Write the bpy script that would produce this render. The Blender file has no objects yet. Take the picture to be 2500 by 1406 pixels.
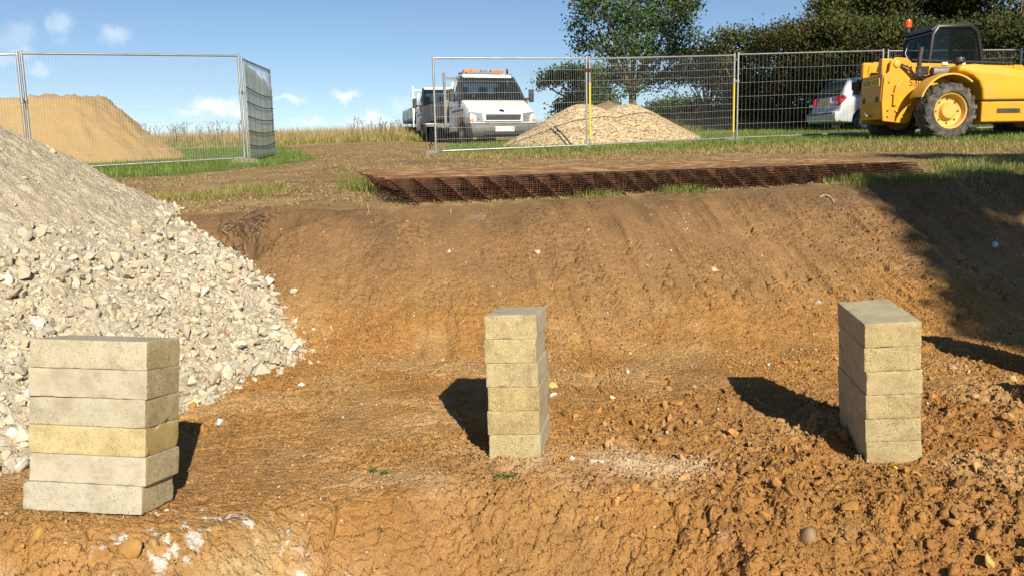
import bpy, bmesh, math
import numpy as np
from mathutils import Vector, Matrix, Euler

sc = bpy.context.scene
COL = sc.collection
RAD = math.radians
rng = np.random.default_rng(7)

# ------------------------------------------------------------------ camera
FPX = 2056.0                                   # focal length in photo pixels (2500 wide)
_p, _r = RAD(8.5), RAD(1.2)
H = 1.2347                                     # eye height above the pit floor
_fw = np.array([0, math.cos(_p), -math.sin(_p)])
_r0 = np.array([1.0, 0, 0]); _u0 = np.array([0, math.sin(_p), math.cos(_p)])
_rt = math.cos(_r)*_r0 - math.sin(_r)*_u0
_up = math.cos(_r)*_u0 + math.sin(_r)*_r0
cam_d = bpy.data.cameras.new("camera"); cam = bpy.data.objects.new("camera", cam_d); COL.objects.link(cam)
cam_d.sensor_width = 36.0; cam_d.lens = FPX/2500*36.0
cam_d.clip_start = 0.05; cam_d.clip_end = 2000
cam.matrix_world = Matrix(((_rt[0], _up[0], -_fw[0], 0), (_rt[1], _up[1], -_fw[1], 0), (_rt[2], _up[2], -_fw[2], H), (0, 0, 0, 1)))
sc.camera = cam

# ------------------------------------------------------------------ light
SUN_EL, SUN_AZ = RAD(32.0), math.atan2(0.32, -1.0)       # direction towards the sun: x=+.32, y=-1
sun_dir = Vector((math.sin(SUN_AZ)*math.cos(SUN_EL), math.cos(SUN_AZ)*math.cos(SUN_EL), math.sin(SUN_EL)))
sd = bpy.data.lights.new("sun", 'SUN'); sd.energy = 5.0; sd.angle = RAD(0.5); sd.color = (1.0, 0.90, 0.74)
so = bpy.data.objects.new("sun", sd); COL.objects.link(so)
so.rotation_euler = sun_dir.to_track_quat('Z', 'Y').to_euler()
sc.view_settings.view_transform = 'Standard'; sc.view_settings.look = 'None'
sc.view_settings.exposure = 0.58; sc.view_settings.gamma = 1.0

def ray(px, py):
    return _rt*(px-1250)/FPX + _fw - _up*(py-703)/FPX
def Pt(px, py, t):
    return np.array([0, 0, H]) + ray(px, py)*t
def Pz(px, py, z):
    d = ray(px, py); return np.array([0, 0, H]) + d*((z-H)/d[2])
def Pg(px, py):
    d = ray(px, py); t = (H-.595)/(.01*d[0]+.0478*d[1]-d[2]); return np.array([0, 0, H]) + d*t

world = bpy.data.worlds.new("World"); sc.world = world; world.use_nodes = True
def build_world():
    nt = world.node_tree; N = nt.nodes; L = nt.links; N.clear()
    out = N.new('ShaderNodeOutputWorld'); bg = N.new('ShaderNodeBackground'); bg.inputs['Strength'].default_value = 0.068
    sky = N.new('ShaderNodeTexSky'); sky.sky_type = 'NISHITA'; sky.sun_disc = False
    sky.sun_elevation = SUN_EL; sky.sun_rotation = SUN_AZ; sky.air_density = 0.8; sky.dust_density = 0.0; sky.ozone_density = 3.0
    tc = N.new('ShaderNodeTexCoord'); sep = N.new('ShaderNodeSeparateXYZ'); L.new(tc.outputs['Generated'], sep.inputs[0])
    dv = N.new('ShaderNodeVectorMath'); dv.operation = 'DIVIDE'
    cb = N.new('ShaderNodeCombineXYZ'); L.new(sep.outputs[1], cb.inputs[0]); L.new(sep.outputs[1], cb.inputs[1]); L.new(sep.outputs[1], cb.inputs[2])
    L.new(tc.outputs['Generated'], dv.inputs[0]); L.new(cb.outputs[0], dv.inputs[1])     # (x/y, 1, z/y): where in the sky
    nz = N.new('ShaderNodeTexNoise'); nz.inputs['Scale'].default_value = 26; nz.inputs['Detail'].default_value = 7; nz.inputs['Roughness'].default_value = .62
    L.new(dv.outputs[0], nz.inputs['Vector'])
    nm = N.new('ShaderNodeVectorMath'); nm.operation = 'MULTIPLY_ADD'; nm.inputs[1].default_value = (.05, .05, .05); L.new(nz.outputs['Color'], nm.inputs[0]); L.new(dv.outputs[0], nm.inputs[2])
    off = N.new('ShaderNodeVectorMath'); off.operation = 'SUBTRACT'; off.inputs[1].default_value = (.025, .025, .025); L.new(nm.outputs[0], off.inputs[0])
    acc = None
    for (px, py, rx, ry, a) in ((525, 262, 80, 30, 1.0), (560, 275, 60, 26, .9), (470, 272, 60, 14, .6), (705, 243, 46, 13, .55), (848, 233, 36, 15, .7), (900, 292, 60, 20, .7), (745, 293, 50, 11, .6),
                            (148, 62, 34, 46, .34), (280, 88, 42, 34, .36), (42, 92, 60, 40, .22), (95, 165, 40, 22, .3), (20, 130, 60, 18, .3), (990, 255, 60, 20, .25), (-150, 130, 160, 60, .5), (2700, 40, 120, 50, .5)):
        d = ray(px, py); c = d/d[1]
        s = N.new('ShaderNodeVectorMath'); s.operation = 'SUBTRACT'; s.inputs[1].default_value = tuple(c); L.new(off.outputs[0], s.inputs[0])
        m = N.new('ShaderNodeVectorMath'); m.operation = 'MULTIPLY'; m.inputs[1].default_value = (FPX/rx, 0, FPX/ry); L.new(s.outputs[0], m.inputs[0])
        ln = N.new('ShaderNodeVectorMath'); ln.operation = 'LENGTH'; L.new(m.outputs[0], ln.inputs[0])
        mr = N.new('ShaderNodeMapRange'); mr.interpolation_type = 'SMOOTHSTEP'; mr.inputs[1].default_value = 1.15; mr.inputs[2].default_value = .25; mr.inputs[3].default_value = 0; mr.inputs[4].default_value = a
        L.new(ln.outputs['Value'], mr.inputs[0])
        if acc is None: acc = mr.outputs[0]
        else:
            mx = N.new('ShaderNodeMath'); mx.operation = 'MAXIMUM'; L.new(acc, mx.inputs[0]); L.new(mr.outputs[0], mx.inputs[1]); acc = mx.outputs[0]
    n2 = N.new('ShaderNodeTexNoise'); n2.inputs['Scale'].default_value = 60; n2.inputs['Detail'].default_value = 6; L.new(dv.outputs[0], n2.inputs['Vector'])
    r2 = N.new('ShaderNodeMapRange'); r2.inputs[1].default_value = .3; r2.inputs[2].default_value = .6; r2.inputs[3].default_value = .45; r2.inputs[4].default_value = 1; L.new(n2.outputs['Fac'], r2.inputs[0])
    fm = N.new('ShaderNodeMath'); fm.operation = 'MULTIPLY'; L.new(acc, fm.inputs[0]); L.new(r2.outputs[0], fm.inputs[1])
    mix = N.new('ShaderNodeMix'); mix.data_type = 'RGBA'; L.new(fm.outputs[0], mix.inputs['Factor']); L.new(sky.outputs[0], mix.inputs[6]); mix.inputs[7].default_value = (11.5, 11.6, 11.8, 1)
    L.new(mix.outputs[2], bg.inputs[0]); L.new(bg.outputs[0], out.inputs[0])
build_world()

# ------------------------------------------------------------------ numpy noise
def _h(ix, iy, s):
    with np.errstate(over='ignore'):
        h = ix.astype(np.uint32)*np.uint32(374761393) + iy.astype(np.uint32)*np.uint32(668265263) + np.uint32((s*2246822519) & 0xffffffff)
        h ^= h >> np.uint32(13); h *= np.uint32(1274126177); h ^= h >> np.uint32(16); h *= np.uint32(2654435761); h ^= h >> np.uint32(15)
    return h.astype(np.float64)/4294967295.0
def vn(x, y, s=0):
    x = np.asarray(x, float); y = np.asarray(y, float)
    ix = np.floor(x); iy = np.floor(y); fx = x-ix; fy = y-iy
    ix = ix.astype(np.int64); iy = iy.astype(np.int64)
    fx = fx*fx*fx*(fx*(fx*6-15)+10); fy = fy*fy*fy*(fy*(fy*6-15)+10)
    a = _h(ix, iy, s); b = _h(ix+1, iy, s); c = _h(ix, iy+1, s); d = _h(ix+1, iy+1, s)
    return (a+(b-a)*fx)*(1-fy) + (c+(d-c)*fx)*fy
def fbm(x, y, o=4, s=0, g=.5):
    t = 0; a = 1; n = 0
    for i in range(o):
        t = t + a*vn(x*2**i+17.3*i, y*2**i-9.1*i, s+i); n += a; a *= g
    return t/n-.5
def worley(x, y, s=0):
    x = np.asarray(x, float); y = np.asarray(y, float)
    ix = np.floor(x).astype(np.int64); iy = np.floor(y).astype(np.int64)
    f1 = np.full(x.shape, 9.); f2 = np.full(x.shape, 9.); idd = np.zeros(x.shape)
    for dx in (-1, 0, 1):
        for dy in (-1, 0, 1):
            cx = ix+dx; cy = iy+dy
            px = cx+_h(cx, cy, s); py = cy+_h(cx, cy, s+101)
            d = np.hypot(px-x, py-y); m = d < f1
            f2 = np.where(m, f1, np.minimum(f2, d)); idd = np.where(m, _h(cx, cy, s+77), idd); f1 = np.where(m, d, f1)
    return f1, f2, idd
def sst(a, b, x):
    t = np.clip((x-a)/(b-a), 0, 1); return t*t*(3-2*t)
def lerp3(a, b, t):
    return a*(1-t[..., None]) + b*t[..., None]
def inpoly(x, y, P):
    P = np.asarray(P); r = np.zeros(np.shape(x), bool); n = len(P)
    for i in range(n):
        x0, y0 = P[i]; x1, y1 = P[(i+1) % n]
        if y0 == y1: continue
        r ^= ((y0 > y) != (y1 > y)) & (x < (x1-x0)*(y-y0)/(y1-y0)+x0)
    return r
def gpoly(pts):
    return [tuple(Pg(*q)[:2]) for q in pts]

# ------------------------------------------------------------------ the ground surface as a function
def up_z(x, y):
    y = np.asarray(y, float)
    yf = np.where(y < 30, y, 30+9*(1-np.exp(-np.maximum(y-30, 0)/9)))
    return .595 + .01*np.clip(x, -40, 40) + .0478*yf
def Yb(x): return np.interp(x, [-30, -6, -3, -2, -.95, .2, 1.6, 4.1, 6, 10, 30], [6.4, 6.8, 6.9, 6.95, 6.78, 7.02, 7.36, 8.0, 8.5, 9.6, 14])
def Yt(x): return np.interp(x, [-30, -6, -1.3, 0, 1.5, 3, 5, 8, 30], [5.1, 5.25, 5.3, 4.95, 5.0, 5.3, 5.6, 6.3, 10.4])
def Yf(x): return np.interp(x, [-4, -1.9, -1.25, -.85, -.4, .4, .9, 1.6, 2.6, 6], [2.42, 2.5, 2.6, 2.92, 3.1, 3.02, 2.86, 2.72, 2.6, 2.5])
def Sf(x): return np.interp(x, [-2.2, -1.2, -.6, .2, .8, 1.6], [.30, .42, .85, .85, .5, .32])
STACKS = {  # pose of each stack's base: position, x axis, y axis, z axis, block size
 'rubble': dict(p=(-1.478, 2.877, .052), x=(.99, -.143, -.017), y=(.139, .98, -.14), z=(.036, .136, .99), d=(.44, .215)),
 'middle': dict(p=(.026, 3.562, 0.0), x=(.991, -.131, .026), y=(.133, .987, -.094), z=(-.014, .097, .995), d=(.215, .44)),
 'shadow': dict(p=(1.577, 3.512, -.013), x=(.989, -.136, .064), y=(.134, .99, .04), z=(-.069, -.031, .997), d=(.215, .44)),
}
def rough(x, y):
    r = sst(.15, .95, x+.35*fbm(x*1.3, y*1.3, 3, 51)) * sst(4.5, 3.75, y+.5*fbm(x, y, 2, 52)-.12*np.maximum(x-1.2, 0))
    return np.clip(r, 0, 1)
def ground_z(x, y, detail=True):
    x = np.asarray(x, float); y = np.asarray(y, float)
    wob = .16*fbm(x*1.1, x*0+3.3, 3, 11) + .10*fbm(x*4.5, y*1.0, 3, 12)
    yb = Yb(x)+wob; yt = Yt(x)+.25*fbm(x*.9, x*0+1.1, 2, 13)
    u = (y-yt)/(yb-yt); uc = np.clip(u, 0, 1)
    pr = uc*uc*1.30/(uc+.30)
    pr = np.where(u < 0, 0, np.where(u > 1, 1, pr))
    fillet = 0
    flo = .03*fbm(x*1.2, y*1.2, 3, 14)*2
    flo = flo + .03*np.clip((y-4.0)/1.0, 0, 1)
    top = up_z(x, np.maximum(y, yb-.05))
    top = top - .035*np.exp(-np.maximum(u-1, 0)*4)*sst(.7, 1, uc)+.02*fbm(x*3, y*3, 2, 16)*2*sst(.8, 1, uc)
    z = flo*(1-pr) + top*pr + fillet
    bank = sst(-.05, .15, u)*sst(1.05, .9, u)
    mu, mv = np.array([.965, .263]), np.array([-.263, .965]); ma = (x+.96)*mu[0]+(y-6.93)*mu[1]; mb_ = (x+.96)*mv[0]+(y-6.93)*mv[1]
    mk = sst(-.35, .0, ma)*sst(5.8, 5.4, ma)*sst(-.12, .05, mb_)*sst(3.1, 2.6, mb_)
    z = z+mk*np.minimum(0, .912+.045*ma/5.2+mb_*.024-z)
    # local pads the stacks stand on
    for s in STACKS.values():
        a = np.array(s['z']); c = np.array(s['p'])
        dx = x-c[0]; dy = y-c[1]; zz = c[2]-(a[0]*dx+a[1]*dy)/a[2]-.006
        w = sst(.46, .2, np.hypot(dx, dy)); z = z*(1-w)+zz*w
    # trench edge in front
    e = Yf(x)+.10*fbm(x*2.2, x*0+5, 3, 15)-y
    z = z - np.clip(Sf(x)*.045*np.log1p(np.exp(np.clip(e/.045, -30, 30))), 0, .75)
    if not detail: return z, u
    near = sst(10.5, 8.8, y)
    r = rough(x, y); fl = sst(.1, -.1, u); faceF = sst(-.06, .06, e)
    wx = x+.03*fbm(x*9, y*9, 2, 21); wy = y+.03*fbm(x*9, y*9, 2, 22)
    d = (.005+.006*r)*fbm(x*9, y*9, 5, 23, .7)*2*near
    d = d + bank*(.06*fbm(x*3.2+.3*y, y*.5, 3, 24)*2*.5 + .034*fbm(x*11+1.5*y, y*1.0, 3, 25)*2*sst(.2, .6, vn(x*.8, y*.6, 26)))
    patch = sst(.42, .62, vn(x*1.7, y*1.7, 27))
    patchb = sst(.44, .62, vn(x*2.3+3, y*1.4, 30))*(.4+.6*sst(.35, .6, vn(x*7, y*4, 39)))
    k1 = .34*bank*patchb + .45*faceF*sst(.5, .66, vn(x*3.1, y*3.1, 59)) + .85*r*(.35+.65*sst(.3, .6, vn(x*1.9+4, y*1.9, 36))) + .36*patch*fl*sst(.3, .6, vn(x*6, y*6, 58)) + .16*bank*patch
    for (c, amp, sd_, thr) in ((.16, .20, 31, .4), (.085, .30, 32, .55), (.04, .40, 33, .75), (.021, .42, 34, .8)):
        ax_ = 1+.35*(c < .05); qx = wx/c+.55*fbm(x/c*1.7, y/c*1.7, 2, sd_+300)*2; qy = wy/c*ax_+.55*fbm(x/c*1.7, y/c*1.7, 2, sd_+400)*2
        f1, f2, idd = worley(qx, qy, sd_)
        tilt = (_h((idd*1e6).astype(np.int64), (idd*7e5).astype(np.int64), 5)-.5)*1.6
        b = (.35+.65*_h((idd*3e6).astype(np.int64), (idd*2e5).astype(np.int64), 9))*sst(0, .22, f2-f1)*(1-.45*f1*f1)*(idd < thr)+tilt*.40*(qx-np.floor(qx)-.5)*(idd < thr)
        kk = k1*(.55+.9*vn(x*2.3, y*2.3, 35)) if c > .05 else np.clip(k1*.95+(.42+.5*patch)*fl+.14*bank+.85*bank*patchb+.30*faceF, 0, 1)
        if c > .1: kk = kk*.8
        d = d + c*amp*b*kk*near
    # cracks in the cut face in front
    mf = np.clip(faceF+.35*sst(-.5, 0, e), 0, 1)*sst(1.3, .5, x)*near
    f1, f2, _ = worley(wx/.19+.4*fbm(x*6, y*6, 2, 41), wy/.15, 42)
    d = d - .055*np.exp(-((f2-f1)/.05)**2)*mf*sst(.36, .52, vn(x*3, y*3, 43))
    f1, f2, _ = worley(wx/.075, wy/.06, 44)
    d = d - .022*np.exp(-((f2-f1)/.09)**2)*mf*sst(.35, .55, vn(x*5, y*5, 45))
    d = d + mf*.035*fbm(x*5, y*4, 3, 46)*2
    f1, f2, _ = worley(wx/.23+.5*fbm(x*7, y*7, 3, 63), wy/.10, 64)
    d = d - .030*np.exp(-((f2-f1)/.06)**2)*fl*(1-r)*(1-mf)*near*sst(.5, .6, vn(x*2.7, y*3.7, 65))*sst(.3, .55, vn(x*9, y*9, 66))
    # short level fissures on the bank
    f1, f2, _ = worley(x/.17+.5*fbm(x*5, y*9, 3, 47), y/.055+.6*fbm(x*8, y*3, 2, 50), 48)
    mb = bank*sst(.52, .64, vn(x*2.2, y*3.4, 49))*sst(.35, .6, vn(x*9, y*9, 57))
    d = d - .045*np.exp(-((f2-f1)/.13)**2)*mb
    # undercut hollow where roots hang out
    g = np.exp(-(((x+2.12)/.22)**2+((y-6.60)/.2)**2)**2); d = d - .22*g*(.6+.8*vn(x*9, y*9, 62))
    g = np.exp(-(((x+1.9)/.2)**2+((y-6.80)/.1)**2)); d = d - .10*g
    far = 1-near
    d = d + far*.02*fbm(x*1.5, y*1.5, 3, 61)*sst(60, 25, y)
    return z+d, u

P_GREEN_L = gpoly([(90, 352), (655, 352), (700, 362), (775, 393), (640, 410), (260, 440), (60, 452)])
P_GREEN_R = gpoly([(2720, 352), (2100, 352), (1800, 364), (1440, 379), (1080, 382)])+[(-1.6, 23.5), (1.0, 27), (3.5, 36), (9, 36), (22, 31), (22, 18)]
P_DRY_R = gpoly([(1000, 388), (1080, 378), (1440, 377), (1800, 362), (2100, 350), (2600, 350), (2700, 380), (2200, 373), (1700, 377), (1300, 388)])
P_PATCH = gpoly([(2268, 394), (2600, 388), (2640, 434), (2285, 432)])
P_EDGE_L = gpoly([(395, 478), (560, 462), (720, 458), (735, 474), (560, 484), (430, 500)])
FIELD_Y = 33.0
def zones(x, y):
    wx = x+.35*fbm(x*1.2, y*1.2, 3, 71)*2; wy = y+.35*fbm(x*1.2, y*1.2, 3, 72)*2
    gl = inpoly(wx, wy, P_GREEN_L); gr = inpoly(wx, wy, P_GREEN_R); dr = inpoly(wx, wy, P_DRY_R); pa = inpoly(x, y, P_PATCH)
    far = wy > FIELD_Y-3.5
    return gl, gr, dr, pa, far

C_OR = np.array([.352, .184, .057]); C_TAN = np.array([.305, .180, .073]); C_TOP = np.array([.140, .088, .045]); C_RED = np.array([.275, .132, .040])
C_TRK = np.array([.275, .176, .082]); C_STRAW = np.array([.38, .275, .125]); C_GRN = np.array([.13, .17, .035])
def soil_col(x, y, u):
    n1 = fbm(x*1.3, y*1.3, 4, 81)*2; n2 = fbm(x*4, y*4, 4, 82)*2; n3 = fbm(x*6+y*1.5, y*.9, 3, 83)*2
    c = np.empty(x.shape+(3,)); c[:] = C_OR
    c = lerp3(c, C_TAN, sst(-.15, .45, n1+.4*n2)*.55)
    c = lerp3(c, C_RED, np.clip(rough(x, y)*(.6+.8*n2)+.2*n1, 0, 1))
    c = lerp3(c, np.array([.40, .25, .108]), sst(-.1, .45, fbm(x*2.1+7, y*2.6, 4, 87)*2+.15*n2)*.75)
    tb = sst(.12, .55, u+.16*n1+.12*n3)
    c = lerp3(c, C_TAN*(1+.0*u[..., None]), tb)
    c = lerp3(c, np.array([.205, .119, .055]), sst(.25, .75, u+.22*n3+.1*n2)*.65)
    c = lerp3(c, C_OR*.92, sst(.15, .6, n3+.5*n2)*sst(-.1, .2, u)*sst(.85, .5, u)*.42)
    c = lerp3(c, C_TOP, sst(.76, 1.0, u+.16*n3+.14*n1)*.70)
    up = sst(.99, 1.06, u+.03*n2)
    tr = np.empty_like(c); tr[:] = C_TRK; tr = lerp3(tr, C_STRAW, sst(-.15, .4, n1+n2*.7)*.45)
    tr = lerp3(tr, C_TOP*1.3, sst(.1, .5, fbm(x*.8, y*2.2, 3, 84)*2)*.5)
    gl, gr, dr, pa, far = zones(x, y)
    tr = np.where((gl | gr | pa)[..., None], C_GRN*(1+.35*n2[..., None]), tr)
    tr = np.where((dr & ~gr)[..., None], (C_STRAW*.75+C_GRN*.25)*(1+.2*n2[..., None]), tr)
    tr = np.where(far[..., None], np.array([.30, .24, .09])*(1+.25*n2[..., None]), tr)
    c = lerp3(c, tr, up)
    # white lime spilt on the lower left, limestone dust by the middle stack
    lm = np.exp(-(((x+.93)/.42)**2+((y-2.62)/.27)**2)**2)
    f1, f2, idd = worley(x*7+fbm(x*9, y*9, 3, 91)*2.2, y*8+fbm(x*9, y*9, 3, 92)*2.2, 93)
    lime = sst(.24, .19, f1+.5*fbm(x*38, y*38, 4, 96, .7))*(idd < .30)*sst(.15, .6, lm)
    f1, f2, idd = worley(x*26+fbm(x*19, y*19, 2, 94)*2, y*26, 95)
    lime = np.maximum(lime, sst(.36, .26, f1)*(idd < .30)*sst(.05, .5, lm)*sst(.3, .55, vn(x*8, y*8, 97)))
    c = lerp3(c, np.array([.62, .59, .52]), np.clip(lime, 0, 1)*.80)
    sm = np.exp(-(((x+.93+(2.65-y)*.45)/.07)**2+((y-2.6)/.3)**2)**2)
    c = lerp3(c, np.array([.40, .29, .14]), sm*.7)
    gd = np.exp(-(((x+1.85)/.35)**2+((y-2.42)/.17)**2)); c = lerp3(c, np.array([.62, .52, .42]), sst(.25, .8, gd+.5*n2)*.75)
    ds = np.exp(-(((x-.42)/.42)**2+((y-3.32)/.17)**2)); ds = np.maximum(ds, np.exp(-(((x+.42)/.25)**2+((y-3.2)/.1)**2))*.6)
    c = lerp3(c, np.array([.55, .44, .30]), np.clip(ds*(.55+.9*n2), 0, 1)*.8)
    c = c*(1+.16*n2[..., None]+.16*fbm(x*11, y*11, 3, 85)[..., None]*2+.12*fbm(x*40, y*40, 2, 86)[..., None]*2)
    return np.clip(c, .01, .9)

# ------------------------------------------------------------------ mesh helpers
def tag(o, label=None, cat=None, group=None, kind=None):
    if label: o['label'] = label
    if cat: o['category'] = cat
    if group: o['group'] = group
    if kind: o['kind'] = kind
    return o
def thing(name, label, cat, loc=(0, 0, 0), rz=0.0, group=None, mat=None):
    o = bpy.data.objects.new(name, None); COL.objects.link(o); o.empty_display_size = .1
    if mat is not None: o.matrix_world = mat
    else: o.location = loc; o.rotation_euler = (0, 0, rz)
    return tag(o, label, cat, group)
def mesh_np(name, V, Q=None, T=None, mat=None, parent=None, smooth=False, col=None, attr='col', colname=None):
    me = bpy.data.meshes.new(name); V = np.asarray(V, np.float32)
    nq = 0 if Q is None else len(Q); ntr = 0 if T is None else len(T)
    me.vertices.add(len(V)); me.vertices.foreach_set('co', V.ravel())
    lv = []; st = []; k = 0
    if nq: lv.append(np.asarray(Q, np.int32).ravel()); st.append(np.arange(nq, dtype=np.int32)*4); k = nq*4
    if ntr: lv.append(np.asarray(T, np.int32).ravel()); st.append(np.arange(ntr, dtype=np.int32)*3+k)
    lv = np.concatenate(lv); st = np.concatenate(st)
    me.loops.add(len(lv)); me.loops.foreach_set('vertex_index', lv)
    me.polygons.add(len(st)); me.polygons.foreach_set('loop_start', st)
    if smooth: me.polygons.foreach_set('use_smooth', np.ones(len(st), bool))
    if col is not None:
        a = me.attributes.new(attr, 'FLOAT_COLOR', 'POINT'); c4 = np.ones((len(V), 4), np.float32); c4[:, :3] = col
        a.data.foreach_set('color', c4.ravel())
    me.update(calc_edges=True)
    if mat: me.materials.append(mat)
    o = bpy.data.objects.new(name, me); COL.objects.link(o)
    if parent is not None: o.parent = parent
    return o
class MB:
    def __init__(s): s.v = []; s.f = []
    def add(s, V, Fc):
        k = len(s.v); s.v += [tuple(float(c) for c in q) for q in V]; s.f += [tuple(i+k for i in f) for f in Fc]; return s
    def box(s, c, d, M=None):
        V = [Vector(((i-.5)*d[0], (j-.5)*d[1], (k-.5)*d[2])) for i in (0, 1) for j in (0, 1) for k in (0, 1)]
        if M is not None: V = [M @ q for q in V]
        V = [q+Vector(c) for q in V]
        return s.add(V, [(0, 1, 3, 2), (4, 6, 7, 5), (0, 4, 5, 1), (2, 3, 7, 6), (0, 2, 6, 4), (1, 5, 7, 3)])
    def tube(s, pts, rad, n=8, caps=True):
        pts = [Vector(q) for q in pts]; rad = [rad]*len(pts) if np.isscalar(rad) else rad
        V = []; up = None
        for i, q in enumerate(pts):
            t = (pts[min(i+1, len(pts)-1)]-pts[max(i-1, 0)]).normalized()
            a = up if up is not None else (Vector((0, 0, 1)) if abs(t.z) < .9 else Vector((1, 0, 0)))
            e1 = (a - t*a.dot(t)).normalized(); up = e1; e2 = t.cross(e1)
            V += [q+(e1*math.cos(2*math.pi*j/n)+e2*math.sin(2*math.pi*j/n))*rad[i] for j in range(n)]
        Fc = [(i*n+j, i*n+(j+1) % n, (i+1)*n+(j+1) % n, (i+1)*n+j) for i in range(len(pts)-1) for j in range(n)]
        if caps: Fc += [tuple(range(n))[::-1], tuple(range((len(pts)-1)*n, len(pts)*n))]
        return s.add(V, Fc)
    def lathe(s, prof, c, ax, n=24, closed=False):          # prof: (radius, distance along the axis)
        ax = Vector(ax).normalized(); a = Vector((0, 0, 1)) if abs(ax.z) < .9 else Vector((1, 0, 0))
        e1 = (a-ax*a.dot(ax)).normalized(); e2 = ax.cross(e1); c = Vector(c); V = []
        for (r, h) in prof: V += [c+ax*h+(e1*math.cos(2*math.pi*j/n)+e2*math.sin(2*math.pi*j/n))*max(r, 1e-4) for j in range(n)]
        m = len(prof); Fc = [(i*n+j, i*n+(j+1) % n, ((i+1) % m)*n+(j+1) % n, ((i+1) % m)*n+j) for i in range(m if closed else m-1) for j in range(n)]
        return s.add(V, Fc)
    def extr(s, poly, vec):
        n = len(poly); vec = Vector(vec); P = [Vector(q) for q in poly]
        return s.add(P+[q+vec for q in P], [tuple(range(n))[::-1], tuple(range(n, 2*n))]+[(i, (i+1) % n, n+(i+1) % n, n+i) for i in range(n)])
    def shell(s, out, ax=0):                                # out: (along, z, half width); symmetric body across the other axis
        n = len(out); mk = (lambda a, w, z: (w, a, z)) if ax == 1 else (lambda a, w, z: (a, w, z))
        V = [mk(a, -w, z) for a, z, w in out]+[mk(a, w, z) for a, z, w in out]
        return s.add(V, [tuple(range(n)), tuple(range(n, 2*n))[::-1]]+[((i+1) % n, i, n+i, n+(i+1) % n) for i in range(n)])
    def build(s, name, mat, parent=None, bevel=0, seg=2, smooth=False, ang=28):
        me = bpy.data.meshes.new(name); me.from_pydata(s.v, [], s.f)
        bm = bmesh.new(); bm.from_mesh(me); bmesh.ops.recalc_face_normals(bm, faces=bm.faces)
        if bevel:
            es = [e for e in bm.edges if len(e.link_faces) == 2 and e.calc_face_angle(0) > RAD(ang)]
            bmesh.ops.bevel(bm, geom=es, offset=bevel, segments=seg, affect='EDGES', profile=.5, clamp_overlap=True)
        bm.to_mesh(me); bm.free()
        if smooth:
            me.polygons.foreach_set('use_smooth', np.ones(len(me.polygons), bool))
            try: me.set_sharp_from_angle(angle=RAD(38))
            except Exception: pass
        if mat: me.materials.append(mat)
        o = bpy.data.objects.new(name, me); COL.objects.link(o)
        if parent is not None: o.parent = parent
        return o
def text(name, body, size, mat, parent, M, ext=.002):
    c = bpy.data.curves.new(name, 'FONT'); c.body = body; c.size = size; c.extrude = ext; c.align_x = 'CENTER'; c.align_y = 'CENTER'
    t = bpy.data.objects.new(name, c); COL.objects.link(t); bpy.context.view_layer.update(); me = bpy.data.meshes.new_from_object(t.evaluated_get(bpy.context.evaluated_depsgraph_get()))
    bpy.data.objects.remove(t); bpy.data.curves.remove(c); me.name = name; me.materials.clear(); me.materials.append(mat)
    o = bpy.data.objects.new(name, me); COL.objects.link(o); o.parent = parent; o.matrix_local = M; return o
def kids(o): return [c for c in bpy.data.objects if c.parent == o]
def copy_tree(o, parent=None):
    c = o.copy(); COL.objects.link(c)
    if parent is not None: c.parent = parent
    for ch in list(o.children): copy_tree(ch, c)
    return c

# ------------------------------------------------------------------ materials
def new_mat(name):
    m = bpy.data.materials.new(name); m.use_nodes = True; nt = m.node_tree; b = nt.nodes['Principled BSDF']; return m, nt, b
def plain(name, col, rough=.5, metal=0.0, var=.0, scale=8, bump=0.0, bscale=60, spec=.5, dirt=None, dscale=3, damt=.5):
    m, nt, b = new_mat(name); N = nt.nodes; L = nt.links
    b.inputs['Base Color'].default_value = (*col, 1); b.inputs['Roughness'].default_value = rough; b.inputs['Metallic'].default_value = metal
    b.inputs['Specular IOR Level'].default_value = spec
    tc = N.new('ShaderNodeTexCoord')
    if var or dirt:
        nz = N.new('ShaderNodeTexNoise'); nz.inputs['Scale'].default_value = scale; nz.inputs['Detail'].default_value = 6; L.new(tc.outputs['Object'], nz.inputs['Vector'])
        mr = N.new('ShaderNodeMapRange'); mr.inputs[1].default_value = .3; mr.inputs[2].default_value = .7; mr.inputs[3].default_value = 1-var; mr.inputs[4].default_value = 1+var; L.new(nz.outputs['Fac'], mr.inputs[0])
        mx = N.new('ShaderNodeMix'); mx.data_type = 'RGBA'; mx.blend_type = 'MULTIPLY'; mx.inputs['Factor'].default_value = 1; mx.inputs[6].default_value = (*col, 1); L.new(mr.outputs[0], mx.inputs[7])
        o = mx.outputs[2]
        if dirt:
            n2 = N.new('ShaderNodeTexNoise'); n2.inputs['Scale'].default_value = dscale; n2.inputs['Detail'].default_value = 8; n2.inputs['Roughness'].default_value = .65; L.new(tc.outputs['Object'], n2.inputs['Vector'])
            r2 = N.new('ShaderNodeMapRange'); r2.inputs[1].default_value = .48; r2.inputs[2].default_value = .68; r2.inputs[4].default_value = damt; L.new(n2.outputs['Fac'], r2.inputs[0])
            m2 = N.new('ShaderNodeMix'); m2.data_type = 'RGBA'; L.new(r2.outputs[0], m2.inputs['Factor']); L.new(o, m2.inputs[6]); m2.inputs[7].default_value = (*dirt, 1); o = m2.outputs[2]
        L.new(o, b.inputs['Base Color'])
    if bump:
        n3 = N.new('ShaderNodeTexNoise'); n3.inputs['Scale'].default_value = bscale; n3.inputs['Detail'].default_value = 5; L.new(tc.outputs['Object'], n3.inputs['Vector'])
        bp = N.new('ShaderNodeBump'); bp.inputs['Strength'].default_value = bump; bp.inputs['Distance'].default_value = .01; L.new(n3.outputs['Fac'], bp.inputs['Height']); L.new(bp.outputs[0], b.inputs['Normal'])
    return m
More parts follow.
